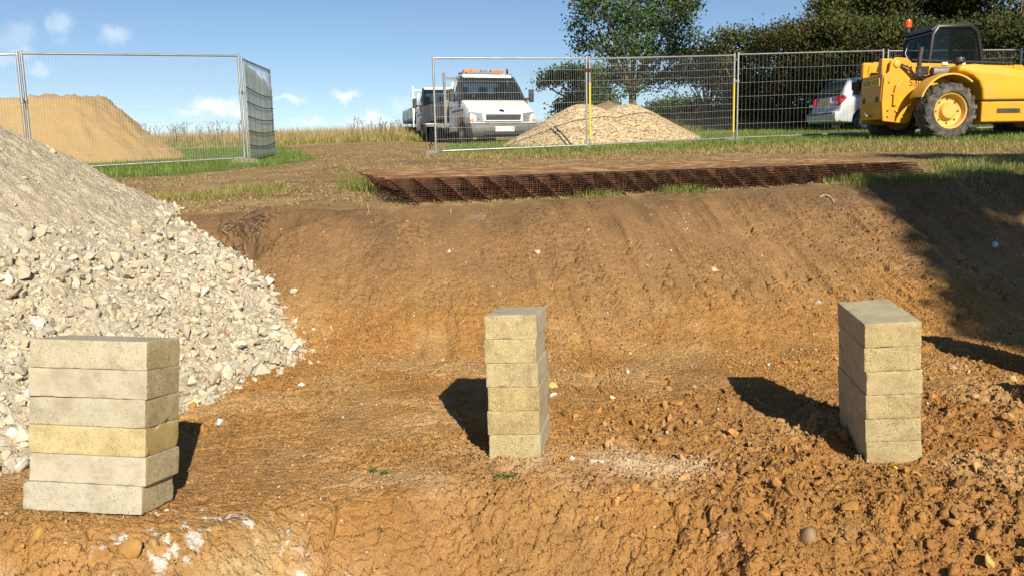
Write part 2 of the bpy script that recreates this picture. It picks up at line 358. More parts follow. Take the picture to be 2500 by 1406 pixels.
def attr_mat(name, rough=.95, bump=.5, bscale=140, bdist=.006, fine=.28, fscale=90, spec=.2, trans=0.0, hue=None):
    m, nt, b = new_mat(name); N = nt.nodes; L = nt.links
    at = N.new('ShaderNodeAttribute'); at.attribute_name = 'col'; tc = N.new('ShaderNodeTexCoord')
    nz = N.new('ShaderNodeTexNoise'); nz.inputs['Scale'].default_value = fscale; nz.inputs['Detail'].default_value = 6; nz.inputs['Roughness'].default_value = .7; L.new(tc.outputs['Object'], nz.inputs['Vector'])
    mr = N.new('ShaderNodeMapRange'); mr.inputs[1].default_value = .28; mr.inputs[2].default_value = .72; mr.inputs[3].default_value = 1-fine; mr.inputs[4].default_value = 1+fine; L.new(nz.outputs['Fac'], mr.inputs[0])
    mx = N.new('ShaderNodeMix'); mx.data_type = 'RGBA'; mx.blend_type = 'MULTIPLY'; mx.inputs['Factor'].default_value = 1; L.new(at.outputs['Color'], mx.inputs[6]); L.new(mr.outputs[0], mx.inputs[7])
    L.new(mx.outputs[2], b.inputs['Base Color']); b.inputs['Roughness'].default_value = rough; b.inputs['Specular IOR Level'].default_value = spec
    if bump:
        n3 = N.new('ShaderNodeTexNoise'); n3.inputs['Scale'].default_value = bscale; n3.inputs['Detail'].default_value = 6; n3.inputs['Roughness'].default_value = .65; L.new(tc.outputs['Object'], n3.inputs['Vector'])
        bp = N.new('ShaderNodeBump'); bp.inputs['Strength'].default_value = bump; bp.inputs['Distance'].default_value = bdist; L.new(n3.outputs['Fac'], bp.inputs['Height']); L.new(bp.outputs[0], b.inputs['Normal'])
    if trans:
        tr = N.new('ShaderNodeBsdfTranslucent'); L.new(mx.outputs[2], tr.inputs['Color']); ms = N.new('ShaderNodeMixShader'); ms.inputs[0].default_value = trans
        out = N['Material Output']; L.new(b.outputs[0], ms.inputs[1]); L.new(tr.outputs[0], ms.inputs[2]); L.new(ms.outputs[0], out.inputs[0])
    return m
def glass_mat(name, tint=(.03, .04, .045), alpha=.5, rough=.03):
    m, nt, b = new_mat(name); N = nt.nodes; L = nt.links
    b.inputs['Base Color'].default_value = (*tint, 1); b.inputs['Roughness'].default_value = rough
    tr = N.new('ShaderNodeBsdfTransparent'); tr.inputs[0].default_value = (.75, .85, .86, 1)
    ms = N.new('ShaderNodeMixShader'); ms.inputs[0].default_value = alpha
    L.new(tr.outputs[0], ms.inputs[1]); L.new(b.outputs[0], ms.inputs[2]); L.new(ms.outputs[0], N['Material Output'].inputs[0]); return m

M_SOIL = attr_mat('soil', bump=.55, bscale=95, bdist=.012, fine=.28, fscale=110)
def soil_bump():
    nt = M_SOIL.node_tree; N = nt.nodes; L = nt.links; bp = [n for n in N if n.type == 'BUMP'][0]; tc = [n for n in N if n.type == 'TEX_COORD'][0]
    old = bp.inputs['Height'].links[0].from_socket
    v = N.new('ShaderNodeTexVoronoi'); v.inputs['Scale'].default_value = 75; v.inputs['Randomness'].default_value = 1; L.new(tc.outputs['Object'], v.inputs['Vector'])
    v2 = N.new('ShaderNodeTexVoronoi'); v2.inputs['Scale'].default_value = 170; L.new(tc.outputs['Object'], v2.inputs['Vector'])
    m = N.new('ShaderNodeMath'); m.operation = 'MULTIPLY_ADD'; m.inputs[1].default_value = -.9; L.new(v.outputs['Distance'], m.inputs[0]); L.new(old, m.inputs[2])
    m2 = N.new('ShaderNodeMath'); m2.operation = 'MULTIPLY_ADD'; m2.inputs[1].default_value = -.5; L.new(v2.outputs['Distance'], m2.inputs[0]); L.new(m.outputs[0], m2.inputs[2])
    L.new(m2.outputs[0], bp.inputs['Height']); bp.inputs['Strength'].default_value = .75; bp.inputs['Distance'].default_value = .010
soil_bump()
M_CRUMB = attr_mat('soil_crumb', bump=.5, bscale=220, bdist=.004, fine=.2, fscale=120)
M_STONE = attr_mat('rubble_stone', bump=.5, bscale=120, bdist=.004, fine=.2, fscale=60)
M_GRASS = attr_mat('grass_blade', bump=0, fine=.1, fscale=20, rough=.6, spec=.3, trans=.3)
M_LEAF = attr_mat('leaf', bump=0, fine=.15, fscale=5, rough=.6, spec=.15, trans=.18)
M_SAND = attr_mat('building_sand', bump=.6, bscale=30, bdist=.02, fine=.12, fscale=40)
M_STEEL = plain('galvanised_steel', (.42, .42, .40), .42, .75, .15, 5)
M_WIRE = plain('fence_wire', (.34, .34, .33), .5, .5, .1, 5)
M_YPAINT = plain('yellow_paint', (.72, .48, .02), .5, 0, .1, 6, dirt=(.4, .36, .25), dscale=14, damt=.5)
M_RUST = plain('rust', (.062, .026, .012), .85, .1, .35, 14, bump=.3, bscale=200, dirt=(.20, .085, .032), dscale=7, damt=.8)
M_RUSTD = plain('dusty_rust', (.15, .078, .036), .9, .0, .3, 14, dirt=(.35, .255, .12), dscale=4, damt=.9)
M_DARK = plain('black_plastic', (.022, .022, .024), .5)
M_RUBBER = plain('tyre_rubber', (.055, .050, .044), .9, 0, .25, 10, bump=.3, bscale=60, dirt=(.20, .17, .125), dscale=5, damt=.8)
M_BARK = plain('bark', (.16, .12, .08), .9, 0, .3, 6, bump=.8, bscale=20)

def concrete(name, base, patch, speck=.45, grain=1.0):
    m, nt, b = new_mat(name); N = nt.nodes; L = nt.links
    tc = N.new('ShaderNodeTexCoord'); oi = N.new('ShaderNodeObjectInfo')
    va = N.new('ShaderNodeVectorMath'); va.operation = 'ADD'; L.new(tc.outputs['Object'], va.inputs[0])
    sc3 = N.new('ShaderNodeVectorMath'); sc3.operation = 'SCALE'; sc3.inputs[0].default_value = (7, 13, 5); L.new(oi.outputs['Random'], sc3.inputs['Scale']); L.new(sc3.outputs[0], va.inputs[1])
    def noise(s, d=5, r=.6):
        n = N.new('ShaderNodeTexNoise'); n.inputs['Scale'].default_value = s; n.inputs['Detail'].default_value = d; n.inputs['Roughness'].default_value = r; L.new(va.outputs[0], n.inputs['Vector']); return n.outputs['Fac']
    def rmp(x, a, b_, lo=0, hi=1):
        r = N.new('ShaderNodeMapRange'); r.inputs[1].default_value = a; r.inputs[2].default_value = b_; r.inputs[3].default_value = lo; r.inputs[4].default_value = hi; L.new(x, r.inputs[0]); return r.outputs[0]
    def mixc(f, a, c, mode='MIX'):
        k = N.new('ShaderNodeMix'); k.data_type = 'RGBA'; k.blend_type = mode
        L.new(f, k.inputs['Factor']) if not isinstance(f, float) else setattr(k.inputs['Factor'], 'default_value', f)
        for x, i in ((a, 6), (c, 7)):
            if isinstance(x, tuple): k.inputs[i].default_value = (*x, 1)
            else: L.new(x, k.inputs[i])
        return k.outputs[2]
    c = mixc(rmp(noise(13, 4), .42, .66), base, patch)
    c = mixc(rmp(noise(34, 2), .56, .70, 0, .55*grain), c, tuple(v*.58 for v in patch))
    c = mixc(rmp(noise(5, 3), .4, .7, 0, .5), c, tuple(v*1.12 for v in base))
    c = mixc(rmp(noise(240, 3), .35, .7, .0, .32), c, tuple(v*.66 for v in base))
    vo = N.new('ShaderNodeTexVoronoi'); vo.inputs['Scale'].default_value = 180; L.new(va.outputs[0], vo.inputs['Vector'])
    vs = N.new('ShaderNodeSeparateColor'); L.new(vo.outputs['Color'], vs.inputs[0])
    mm = N.new('ShaderNodeMath'); mm.operation = 'MULTIPLY'; L.new(rmp(vo.outputs['Distance'], .42, .28), mm.inputs[0]); L.new(rmp(vs.outputs[0], .80, .84), mm.inputs[1])
    m2 = N.new('ShaderNodeMath'); m2.operation = 'MULTIPLY'; L.new(mm.outputs[0], m2.inputs[0]); m2.inputs[1].default_value = speck
    c = mixc(m2.outputs[0], c, (.78, .72, .52))
    mm3 = N.new('ShaderNodeMath'); mm3.operation = 'MULTIPLY'; L.new(rmp(vo.outputs['Distance'], .40, .25), mm3.inputs[0]); L.new(rmp(vs.outputs[1], .90, .92), mm3.inputs[1])
    m4 = N.new('ShaderNodeMath'); m4.operation = 'MULTIPLY'; L.new(mm3.outputs[0], m4.inputs[0]); m4.inputs[1].default_value = .8*grain
    c = mixc(m4.outputs[0], c, (.07, .055, .035))
    c = mixc(1.0, c, oi.outputs['Color'], 'MULTIPLY')
    L.new(c, b.inputs['Base Color']); b.inputs['Roughness'].default_value = .95; b.inputs['Specular IOR Level'].default_value = .15
    ad = N.new('ShaderNodeMath'); ad.operation = 'SUBTRACT'; L.new(noise(160, 6, .7), ad.inputs[0]); L.new(m4.outputs[0], ad.inputs[1])
    bp = N.new('ShaderNodeBump'); bp.inputs['Strength'].default_value = .7*grain; bp.inputs['Distance'].default_value = .006; L.new(ad.outputs[0], bp.inputs['Height']); L.new(bp.outputs[0], b.inputs['Normal'])
    return m
M_CSIDE = concrete('concrete_moulded_face', (.46, .42, .315), (.345, .305, .21), .2, .7)
M_CEND = concrete('concrete_block_end', (.44, .368, .212), (.315, .25, .14), .6, 1.0)

# ------------------------------------------------------------------ ground
def grow(a, b, d0, k):
    out = []; x = a; d = d0
    while (x < b) if d0 > 0 else (x > b):
        d *= k; x += d; out.append(x)
    return out
def build_ground():
    xs = list(np.arange(-3.2, -2.1, .014))+list(np.arange(-2.1, 2.9, .0072))+list(np.arange(2.9, 5.7, .0105))
    xs = grow(xs[0], -400, -.014, 1.10)[::-1]+xs+grow(xs[-1], 400, .0105, 1.10)
    ys = list(np.arange(2.2, 4.3, .0062))+list(np.arange(4.3, 6.0, .009))+list(np.arange(6.0, 8.3, .010))+list(np.arange(8.3, 8.8, .013))
    ys = grow(2.2, -60, -.0062, 1.16)[::-1]+ys+grow(ys[-1], 700, .013, 1.028)
    xs = np.array(xs); ys = np.array(ys)
    X, Y = np.meshgrid(xs, ys)
    Z, U = ground_z(X, Y)
    C = soil_col(X, Y, U)
    nx = len(xs); ny = len(ys)
    i = np.arange(ny-1)[:, None]*nx+np.arange(nx-1)[None, :]
    Q = np.stack([i, i+1, i+nx+1, i+nx], -1).reshape(-1, 4)
    o = mesh_np('ground', np.stack([X, Y, Z], -1).reshape(-1, 3), Q, None, M_SOIL, None, True, C.reshape(-1, 3))
    tag(o, kind='structure'); o['label'] = 'bare orange earth pit with a sloping bank up to a track and field'
build_ground()

# ------------------------------------------------------------------ stones
def ico(sub):
    bm = bmesh.new(); bmesh.ops.create_icosphere(bm, subdivisions=sub, radius=1.0)
    V = np.array([v.co[:] for v in bm.verts]); T = np.array([[v.index for v in f.verts] for f in bm.faces]); bm.free(); return V, T
def stone_set(sub, n, cuts, seed, jit=.12, lo=.22, hi=.62):
    r = np.random.default_rng(seed); V0, T = ico(sub); out = []
    for k in range(n):
        V = V0*(1+jit*r.normal(size=(len(V0), 1)))
        for c in range(cuts):
            d = r.normal(size=3); d /= np.linalg.norm(d); lim = r.uniform(lo, hi); pr = V@d
            V = V-np.maximum(pr-lim, 0)[:, None]*d
        V = V/np.abs(V).max(0)*np.array([1, r.uniform(.55, .95), r.uniform(.35, .75)]); out.append(V)
    return out, T
SET_BIG = stone_set(3, 22, 9, 1, .012); SET_MID = stone_set(1, 22, 5, 2, .10); SET_ROUND = stone_set(2, 8, 8, 3, .05, .5, .85); SET_CLOD = stone_set(2, 26, 7, 4, .11, .22, .66)
def rand_rot(n, r):
    q = r.normal(size=(n, 4)); q /= np.linalg.norm(q, axis=1)[:, None]; w, x, y, z = q.T
    return np.stack([np.stack([1-2*(y*y+z*z), 2*(x*y-z*w), 2*(x*z+y*w)], -1), np.stack([2*(x*y+z*w), 1-2*(x*x+z*z), 2*(y*z-x*w)], -1), np.stack([2*(x*z-y*w), 2*(y*z+x*w), 1-2*(x*x+y*y)], -1)], 1)
def scatter(name, P, S, C, sset, mat, parent=None, r=None, flat=False, smooth=False):
    r = r or rng; shp, T = sset; n = len(P); nv = len(shp[0]); B = np.stack(shp)[r.integers(0, len(shp), n)]
    Rm = rand_rot(n, r)
    if flat: B = B*np.array([1, 1, .8])
    V = np.einsum('nij,nvj->nvi', Rm, B)*np.asarray(S)[:, None, None]+np.asarray(P)[:, None, :]
    T2 = (T[None]+(np.arange(n)*nv)[:, None, None]).reshape(-1, 3)
    return mesh_np(name, V.reshape(-1, 3), None, T2, mat, parent, smooth, np.repeat(C, nv, 0))

# ------------------------------------------------------------------ rubble heap
HA, HB, HC, HK, HS = -5.333, 6.103, 2.339, .596, .256
def heap_z(x, y):
    d = np.hypot(x-HA, y-HB)
    w = d+.10*fbm(x*1.1, y*1.1, 3, 301)*2+.035*fbm(x*3, y*3, 2, 302)*2
    return HC-HK*(np.sqrt(w*w+HS*HS)-HS)-.02, d
def stone_cols(n, r):
    base = np.array([[.43, .375, .27], [.47, .425, .33], [.40, .345, .245], [.38, .345, .27], [.44, .385, .265]])[r.integers(0, 5, n)]
    c = base*r.uniform(.90, 1.22, (n, 1)); k = r.random(n)
    c[k < .012] = np.array([.40, .24, .17])*r.uniform(.85, 1.2, ((k < .012).sum(), 1))
    m = (k > .012) & (k < .04); c[m] = np.array([.24, .215, .175])*r.uniform(.7, 1.3, (m.sum(), 1))
    m = k > .965; c[m] = np.array([.58, .55, .49]); return np.clip(c, 0, .85)
def build_heap():
    root = thing('rubble_heap', 'large pale heap of crushed stone and rubble spilling down into the pit', 'rubble heap', (HA, HB, .9))
    xs = np.concatenate([np.arange(-9.3, -4.6, .03), np.arange(-4.6, -1.0, .012)]); ys = np.concatenate([np.arange(2.3, 7.2, .012), np.arange(7.2, 10.0, .04)]); X, Y = np.meshgrid(xs, ys)
    Z, D = heap_z(X, Y)
    G, _ = ground_z(X, Y, False)
    Z = Z+.016*fbm(X*4, Y*4, 6, 303, .68)*2
    f1, f2, idd = worley(X/.07+fbm(X*12, Y*12, 2, 308), Y/.07, 304); Z = Z+.013*np.sqrt(np.maximum(0, 1-(f1/.6)**2))*(idd < .45)
    f1, f2, idd = worley(X/.035+fbm(X*22, Y*22, 2, 309), Y/.035, 305); Z = Z+.010*np.sqrt(np.maximum(0, 1-(f1/.6)**2))*(idd < .6)
    n1 = fbm(X*2, Y*2, 4, 306)*2; n2 = fbm(X*14, Y*14, 4, 307)*2
    C = np.empty(X.shape+(3,)); C[:] = (.43, .37, .265); C = lerp3(C, np.array([.47, .415, .31]), sst(-.2, .5, n1+n2*.6)); C = C*(1+.16*n2[..., None])
    nx = len(xs); i = np.arange(len(ys)-1)[:, None]*nx+np.arange(nx-1)[None, :]
    ok = (Z > G-.05); okq = ok[:-1, :-1] & ok[1:, :-1] & ok[:-1, 1:] & ok[1:, 1:]
    Q = np.stack([i, i+1, i+nx+1, i+nx], -1)[okq]
    used = np.unique(Q); mp = np.full(X.size, -1); mp[used] = np.arange(len(used))
    P = np.stack([X, Y, Z], -1).reshape(-1, 3)[used]-np.array([HA, HB, .9])
    mesh_np('heap_body', P, mp[Q], None, M_SOIL, root, True, C.reshape(-1, 3)[used])
    # stones: thick along the foot, thin higher up
    r = np.random.default_rng(12)
    def cand(n, ex):
        x = r.uniform(-6.2, -.95, n); y = r.uniform(2.5, 7.6, n); z, d = heap_z(x, y); g, u = ground_z(x, y, False)
        h = z-g
        return x, y, z, d, h, g
    def dens(x, y, h, d):
        low = sst(2.35, 3.1, d)                            # close to the foot of the slope
        n = fbm(x*1.6, y*1.6, 3, 310)*2
        return np.clip(low*.95+.025+.15*sst(.05, .5, n), 0, 1)
    PS = []
    for cnt, s0, s1, sset, pw in ((5200, .022, .060, SET_BIG, 1.6), (22000, .011, .026, SET_MID, 1.0), (42000, .004, .011, SET_MID, .5)):
        x, y, z, d, h, g = cand(cnt*5, 0); k = (h > -.03) & (r.random(len(x)) < dens(x, y, h, d)**pw)
        x, y, z = x[k][:cnt], y[k][:cnt], np.maximum(z, g)[k][:cnt]
        s = s0+(s1-s0)*r.random(len(x))**3.0
        P = np.stack([x, y, z+s*(-.12+.3*sst(2.5, 3.2, np.hypot(x-HA, y-HB))+.3*r.normal(size=len(x)))], -1)-np.array([HA, HB, .9])
        o = scatter('rubble_stones', P, s, stone_cols(len(x), r), sset, M_STONE, root, r); o['kind'] = 'stuff'
    # stones that rolled a little way out from the foot
    x, y, z, d, h, g = cand(9000, 0); k = (h < 0) & (h > -.16) & (r.random(len(x)) < .20*np.exp(h/.06)); x, y = x[k], y[k]
    g, _ = ground_z(x, y); s = .008+.03*r.random(len(x))**2.5
    o = scatter('rubble_stones', np.stack([x, y, g+s*.3], -1)-np.array([HA, HB, .9]), s, stone_cols(len(x), r), SET_MID, M_STONE, root, r); o['kind'] = 'stuff'
build_heap()

# ------------------------------------------------------------------ soil crumbs (nobody could count them)
def build_crumbs():
    r = np.random.default_rng(21)
    for cnt, s0, s1, sset, ex in ((44000, .0035, .010, SET_MID, 0), (3400, .006, .034, SET_CLOD, 1), (34000, .0035, .013, SET_CLOD, 2)):
        n = cnt*6; y = r.uniform(2.3, 7.9, n); x = r.uniform(-2.6, 5.2, n)
        if ex == 1: y = r.uniform(2.3, 4.6, n); x = r.uniform(-.4, 3.2, n)
        k = np.abs(x) < y*.66+.15; x, y = x[k], y[k]
        z, u = ground_z(x, y); rf = rough(x, y)
        pt = sst(.35, .7, vn(x*1.7, y*1.7, 27)); pt2 = sst(.45, .7, vn(x*2.6, y*.9, 28))
        p = np.where(u < 0, .04+.6*pt+.6*rf, (.08+.55*pt2)*sst(1.0, .35, u)) if ex != 1 else rf*.9
        if ex == 2: p = np.where((u > -.3) & (u < .97), (.10+.9*sst(.45, .7, vn(x*2.1, y*1.3, 38)))*sst(1., .5, u), .05)
        p = p*(u < .97)*(heap_z(x, y)[0] < z)
        k = r.random(len(x)) < np.clip(p, 0, 1); x, y, z, u = x[k][:cnt], y[k][:cnt], z[k][:cnt], u[k][:cnt]
        s = s0+(s1-s0)*r.random(len(x))**(4.5 if ex == 1 else 2.5)
        C = soil_col(x, y, u)*r.uniform(.8, 1.25, (len(x), 1))
        o = scatter('soil_crumbs', np.stack([x, y, z+s*(.25 if ex != 1 else .05)], -1), s, C, sset, M_CRUMB, None, r)
        tag(o, 'loose crumbs of orange earth strewn over the pit floor', kind='stuff')
    n = 20000; y = r.uniform(2.35, 8., n); x = r.uniform(-2.4, 5, n); k = np.abs(x) < y*.66+.1; x, y = x[k], y[k]
    z, u = ground_z(x, y); pt = sst(.4, .75, vn(x*1.3, y*2.2, 29)); band = np.exp(-((u-.05)/.25)**2)
    k = (r.random(len(x)) < np.where(u < 0, .07+.2*pt, .22+.6*pt)+.5*band*pt) & (u < .95) & (heap_z(x, y)[0] < z); x, y, z, u = x[k], y[k], z[k], u[k]
    s = .003+.010*r.random(len(x))**3.5
    C = np.array([[.43, .35, .22], [.40, .28, .14], [.50, .44, .34], [.34, .22, .09]])[r.integers(0, 4, len(x))]*r.uniform(.75, 1.1, (len(x), 1))
    o = scatter('pebbles', np.stack([x, y, z+s*.15], -1), s, C, SET_MID, M_STONE, None, r)
    tag(o, 'small pale pebbles scattered through the orange earth', kind='stuff')
build_crumbs()

def walk(px, py, up=0.0):
    t0, t1 = 1.6, 13.0
    for k in range(2):
        ts = np.linspace(t0, t1, 60); q = np.array([0, 0, H])+ray(px, py)[None, :]*ts[:, None]; g, _ = ground_z(q[:, 0], q[:, 1])
        i = int(np.argmax(q[:, 2] < g+up)); i = max(i, 1); t0, t1 = ts[i-1], ts[i]
    return Pt(px, py, t1)
# single stones one can point to: photo position, radius, colour, label
def build_stones():
    r = np.random.default_rng(33)
    W = (.74, .72, .68); B = (.62, .52, .36); Gy = (.42, .40, .36); Y = (.60, .40, .14); Gb = (.30, .205, .105)
    items = [(735, 941, .026, W, 'bright white stone alone on earth right of the rubble heap foot', 1),
             (537, 1033, .030, W, 'white angular stone on earth beside the grey block stack shadow', 1),
             (472, 992, .030, (.42, .21, .05), 'orange earth clod among rubble at the right of the grey blocks', 1),
             (1994, 741, .035, (.56, .54, .48), 'pale angular rock at the foot of the bank above the shadowed block stack', 1),
             (1350, 943, .040, Y, 'yellow brown flint just right of the middle block stack', 1),
             (1351, 968, .028, W, 'white stone below the yellow flint beside the middle block stack', 1),
             (1497, 974, .018, (.74, .66, .36), 'cream yellow pebble right of the middle block stack', 1),
             (1535, 909, .020, W, 'white scrap of stone on the floor between middle and right stacks', 1),
             (1745, 657, .045, B, 'tan flint with a dark hole beneath it on the bank face', 1),
             (1311, 617, .035, B, 'flat tan stone jutting from the bank above the middle stack', 1),
             (1095, 617, .022, W, 'small white stone on the left middle of the bank', 1),
             (2430, 596, .045, (.55, .58, .60), 'white stone lying in the tree shade on the bank', 1),
             (2325, 897, .032, (.46, .36, .20), 'rounded tan stone beside the dark shadow right of the stack', 1),
             (2365, 908, .018, W, 'small white stone next to the rounded tan one', 1),
             (2470, 925, .045, (.52, .38, .18), 'yellow tan stone at the right edge of the pit floor', 1),
             (1968, 1310, .058, Gb, 'large rounded earth coloured stone half buried in front on the right', 1),
             (2418, 1380, .034, Y, 'long yellow pebble near the bottom right corner', 1),
             (1443, 1130, .030, (.60, .50, .40), 'pale limestone lump below right of the middle stack', 1),
             (1468, 1130, .016, W, 'white pebble touching the limestone lump', 1), (1397, 1122, .017, W, 'white pebble left of the limestone lump', 1),
             (100, 1305, .050, (.40, .25, .08), 'rounded orange brown stone in front of the grey block stack', 1),
             (320, 1335, .055, (.40, .23, .07), 'big orange brown stone below the grey block stack', 1),
             (375, 1325, .040, (.38, .25, .10), 'flat tan disc shaped stone beside the big orange brown one', 1),
             (155, 945, .034, (.55, .48, .34), None, 0)]
    for (px, py, s, c, lab, one) in items:
        if lab is None: continue
        q = walk(px, py); o = scatter('loose_stone', np.array([[0, 0, s*(.2 if s < .038 else -.15)]]), np.array([s]), np.array([c])*.9, SET_ROUND if s > .038 else SET_BIG, M_STONE, None, r, smooth=False)
        o.location = q; tag(o, lab, 'stone', 'single stones lying on the earth')
build_stones()

# ------------------------------------------------------------------ concrete blocks
def block_mesh(dx, dy, dz, seed, rad=.003):
    r = np.random.default_rng(seed); st = .011
    def line(d): n = max(2, int(round((d-2*rad)/st))); a = np.linspace(-d/2+rad, d/2-rad, n+1); return np.concatenate([[-d/2, -d/2+rad*.35], a, [d/2-rad*.35, d/2]])
    L = [line(d) for d in (dx, dy, dz)]; V = []; Q = []; k = 0; half = np.array([dx, dy, dz])/2
    for ax in range(3):
        a, b = [i for i in range(3) if i != ax]; A, B = np.meshgrid(L[a], L[b], indexing='ij'); na, nb = A.shape
        for sgn in (-1, 1):
            P = np.zeros(A.shape+(3,)); P[..., a] = A; P[..., b] = B; P[..., ax] = sgn*half[ax]
            i = np.arange(na-1)[:, None]*nb+np.arange(nb-1)[None, :]+k; q = np.stack([i, i+nb, i+nb+1, i+1], -1).reshape(-1, 4)
            if (sgn < 0) ^ (ax == 1): q = q[:, ::-1]
            V.append(P.reshape(-1, 3)); Q.append(q); k += na*nb
    V = np.concatenate(V); Q = np.concatenate(Q)
    rn = rad*(.55+1.5*sst(.45, .9, vn(V[:, 0]*45+V[:, 2]*31+seed*3.1, V[:, 1]*45+V[:, 2]*23, seed)))
    chip = sst(.87, .94, vn(V[:, 0]*22+V[:, 2]*17+seed, V[:, 1]*22-V[:, 2]*15, seed+5))*.007
    c2 = sst(.90, .96, vn(V[:, 0]*11+V[:, 2]*9+seed*2, V[:, 1]*11-V[:, 2]*13, seed+9))*.022
    rn = np.minimum(rn+chip+c2, .028)[:, None]
    inner = np.clip(V, -(half-rn), half-rn); d = V-inner; l = np.linalg.norm(d, axis=1, keepdims=True)
    V = np.where(l > 1e-9, inner+d/np.maximum(l, 1e-9)*np.minimum(l, rn), V)
    V = V+.0007*(np.stack([vn(V[:, 1]*60+seed, V[:, 2]*60, 3), vn(V[:, 0]*60, V[:, 2]*60+seed, 4), vn(V[:, 0]*50+seed, V[:, 1]*50, 6)], -1)-.5)*np.array([2, 2, .6])
    V[:, 2] = np.clip(V[:, 2], -half[2], half[2]); return V, Q
def make_block(seed, long_x):
    V, Q = block_mesh(*((.44, .215, .0985) if long_x else (.215, .44, .0985)), seed)
    o = mesh_np('concrete_block', V, Q, None, M_CEND, None, True); o.data.materials.append(M_CSIDE)
    la = 1 if long_x else 0
    mi = [1 if abs(p.normal[la]) > .7 or abs(p.normal[2]) > .7 else 0 for p in o.data.polygons]
    o.data.polygons.foreach_set('material_index', mi)
    o.data.merge if False else None
    return o
ORD = ['bottom', 'second from the bottom', 'third from the bottom', 'third from the top', 'second from the top', 'topmost']
def build_stack(key, desc, tones, shifts, group, long_x):
    s = STACKS[key]; ax, ay, az = (Vector(s[k]).normalized() for k in 'xyz'); p0 = Vector(s['p'])
    for k in range(6):
        o = make_block(100+k+hash_key(key), long_x); sx, sy, rz = shifts[k]
        Rm = Matrix((ax, ay, az)).transposed().to_4x4() @ Matrix.Rotation(RAD(rz), 4, 'Z')
        pos = p0+az*(.0993*(k+.5)+.001)+ax*sx+ay*sy
        o.matrix_world = Matrix.Translation(pos) @ Rm; o.color = (*tones[k][0], 1)
        tag(o, desc.format(ORD[k], tones[k][1]), 'concrete block', group)
def hash_key(k): return {'rubble': 0, 'middle': 20, 'shadow': 40, 'o1': 60, 'o2': 80}[k]
g_, t_, y_ = ((.98, 1.0, 1.03), 'pale grey'), ((1., .98, .92), 'buff'), ((1.08, .96, .66), 'yellowish')
build_stack('rubble', '{1} concrete block, {0} of the stack before the rubble heap', [((1, 1.01, 1.05), 'pale grey'), ((1, 1.0, 1.03), 'grey'), ((1.06, .97, .70), 'yellow buff'), ((.96, .97, .96), 'mottled grey'), ((.97, .97, .96), 'streaked grey'), ((.99, .99, .96), 'grey')],
            [(-.014, -.004, 1.5), (.004, .003, -.6), (.001, .0, .0), (.0, .004, -.8), (.003, -.003, .8), (.003, .0, .0)], 'concrete blocks stacked along the trench', True)
build_stack('middle', '{1} concrete block, {0} of the middle stack', [((1, .99, .93), 'pale buff'), ((.96, .92, .80), 'brown buff chipped'), ((.98, .94, .80), 'plain buff'), ((1, .99, .93), 'speckled buff'), ((1.0, .99, .93), 'spotted buff'), ((1.02, 1.0, .94), 'light buff')],
            [(.002, -.002, 0), (-.003, 0, .5), (.003, .003, 0), (.001, 0, -.4), (-.006, -.003, .7), (.001, .002, 0)], 'concrete blocks stacked along the trench', False)
build_stack('shadow', '{1} concrete block, {0} of the stack with a dark unlit side', [((.98, .96, .88), 'mottled buff'), ((.99, .98, .92), 'stained buff'), ((1, .97, .86), 'speckled buff'), ((1.02, 1.0, .93), 'light buff'), ((1.03, 1., .9), 'smooth buff'), ((.98, .95, .83), 'coarse buff')],
            [(.0, .0, 0), (-.002, .003, 0), (-.003, -.002, .5), (.003, .004, .3), (.0, .0, -.6), (.001, .003, 0)], 'concrete blocks stacked along the trench', False)
for key, x, y, a in (('o1', 3.0, 4.33, -.1), ('o2', 2.88, 3.22, -.14)):
    g, _ = ground_z(np.array([x]), np.array([y]), False)
    STACKS[key] = dict(p=(x, y, g[0]), x=(math.cos(a), math.sin(a), 0), y=(-math.sin(a), math.cos(a), 0), z=(0, 0, 1))
    build_stack(key, '{1} concrete block, {0} of the stack beyond the right edge ' + ('farther' if key == 'o1' else 'nearer by'), [t_]*6, [(0, 0, .5), (.003, 0, 0), (0, .003, 0), (-.003, 0, 0), (0, 0, .6), (0, 0, 0)], 'concrete blocks stacked along the trench', False)

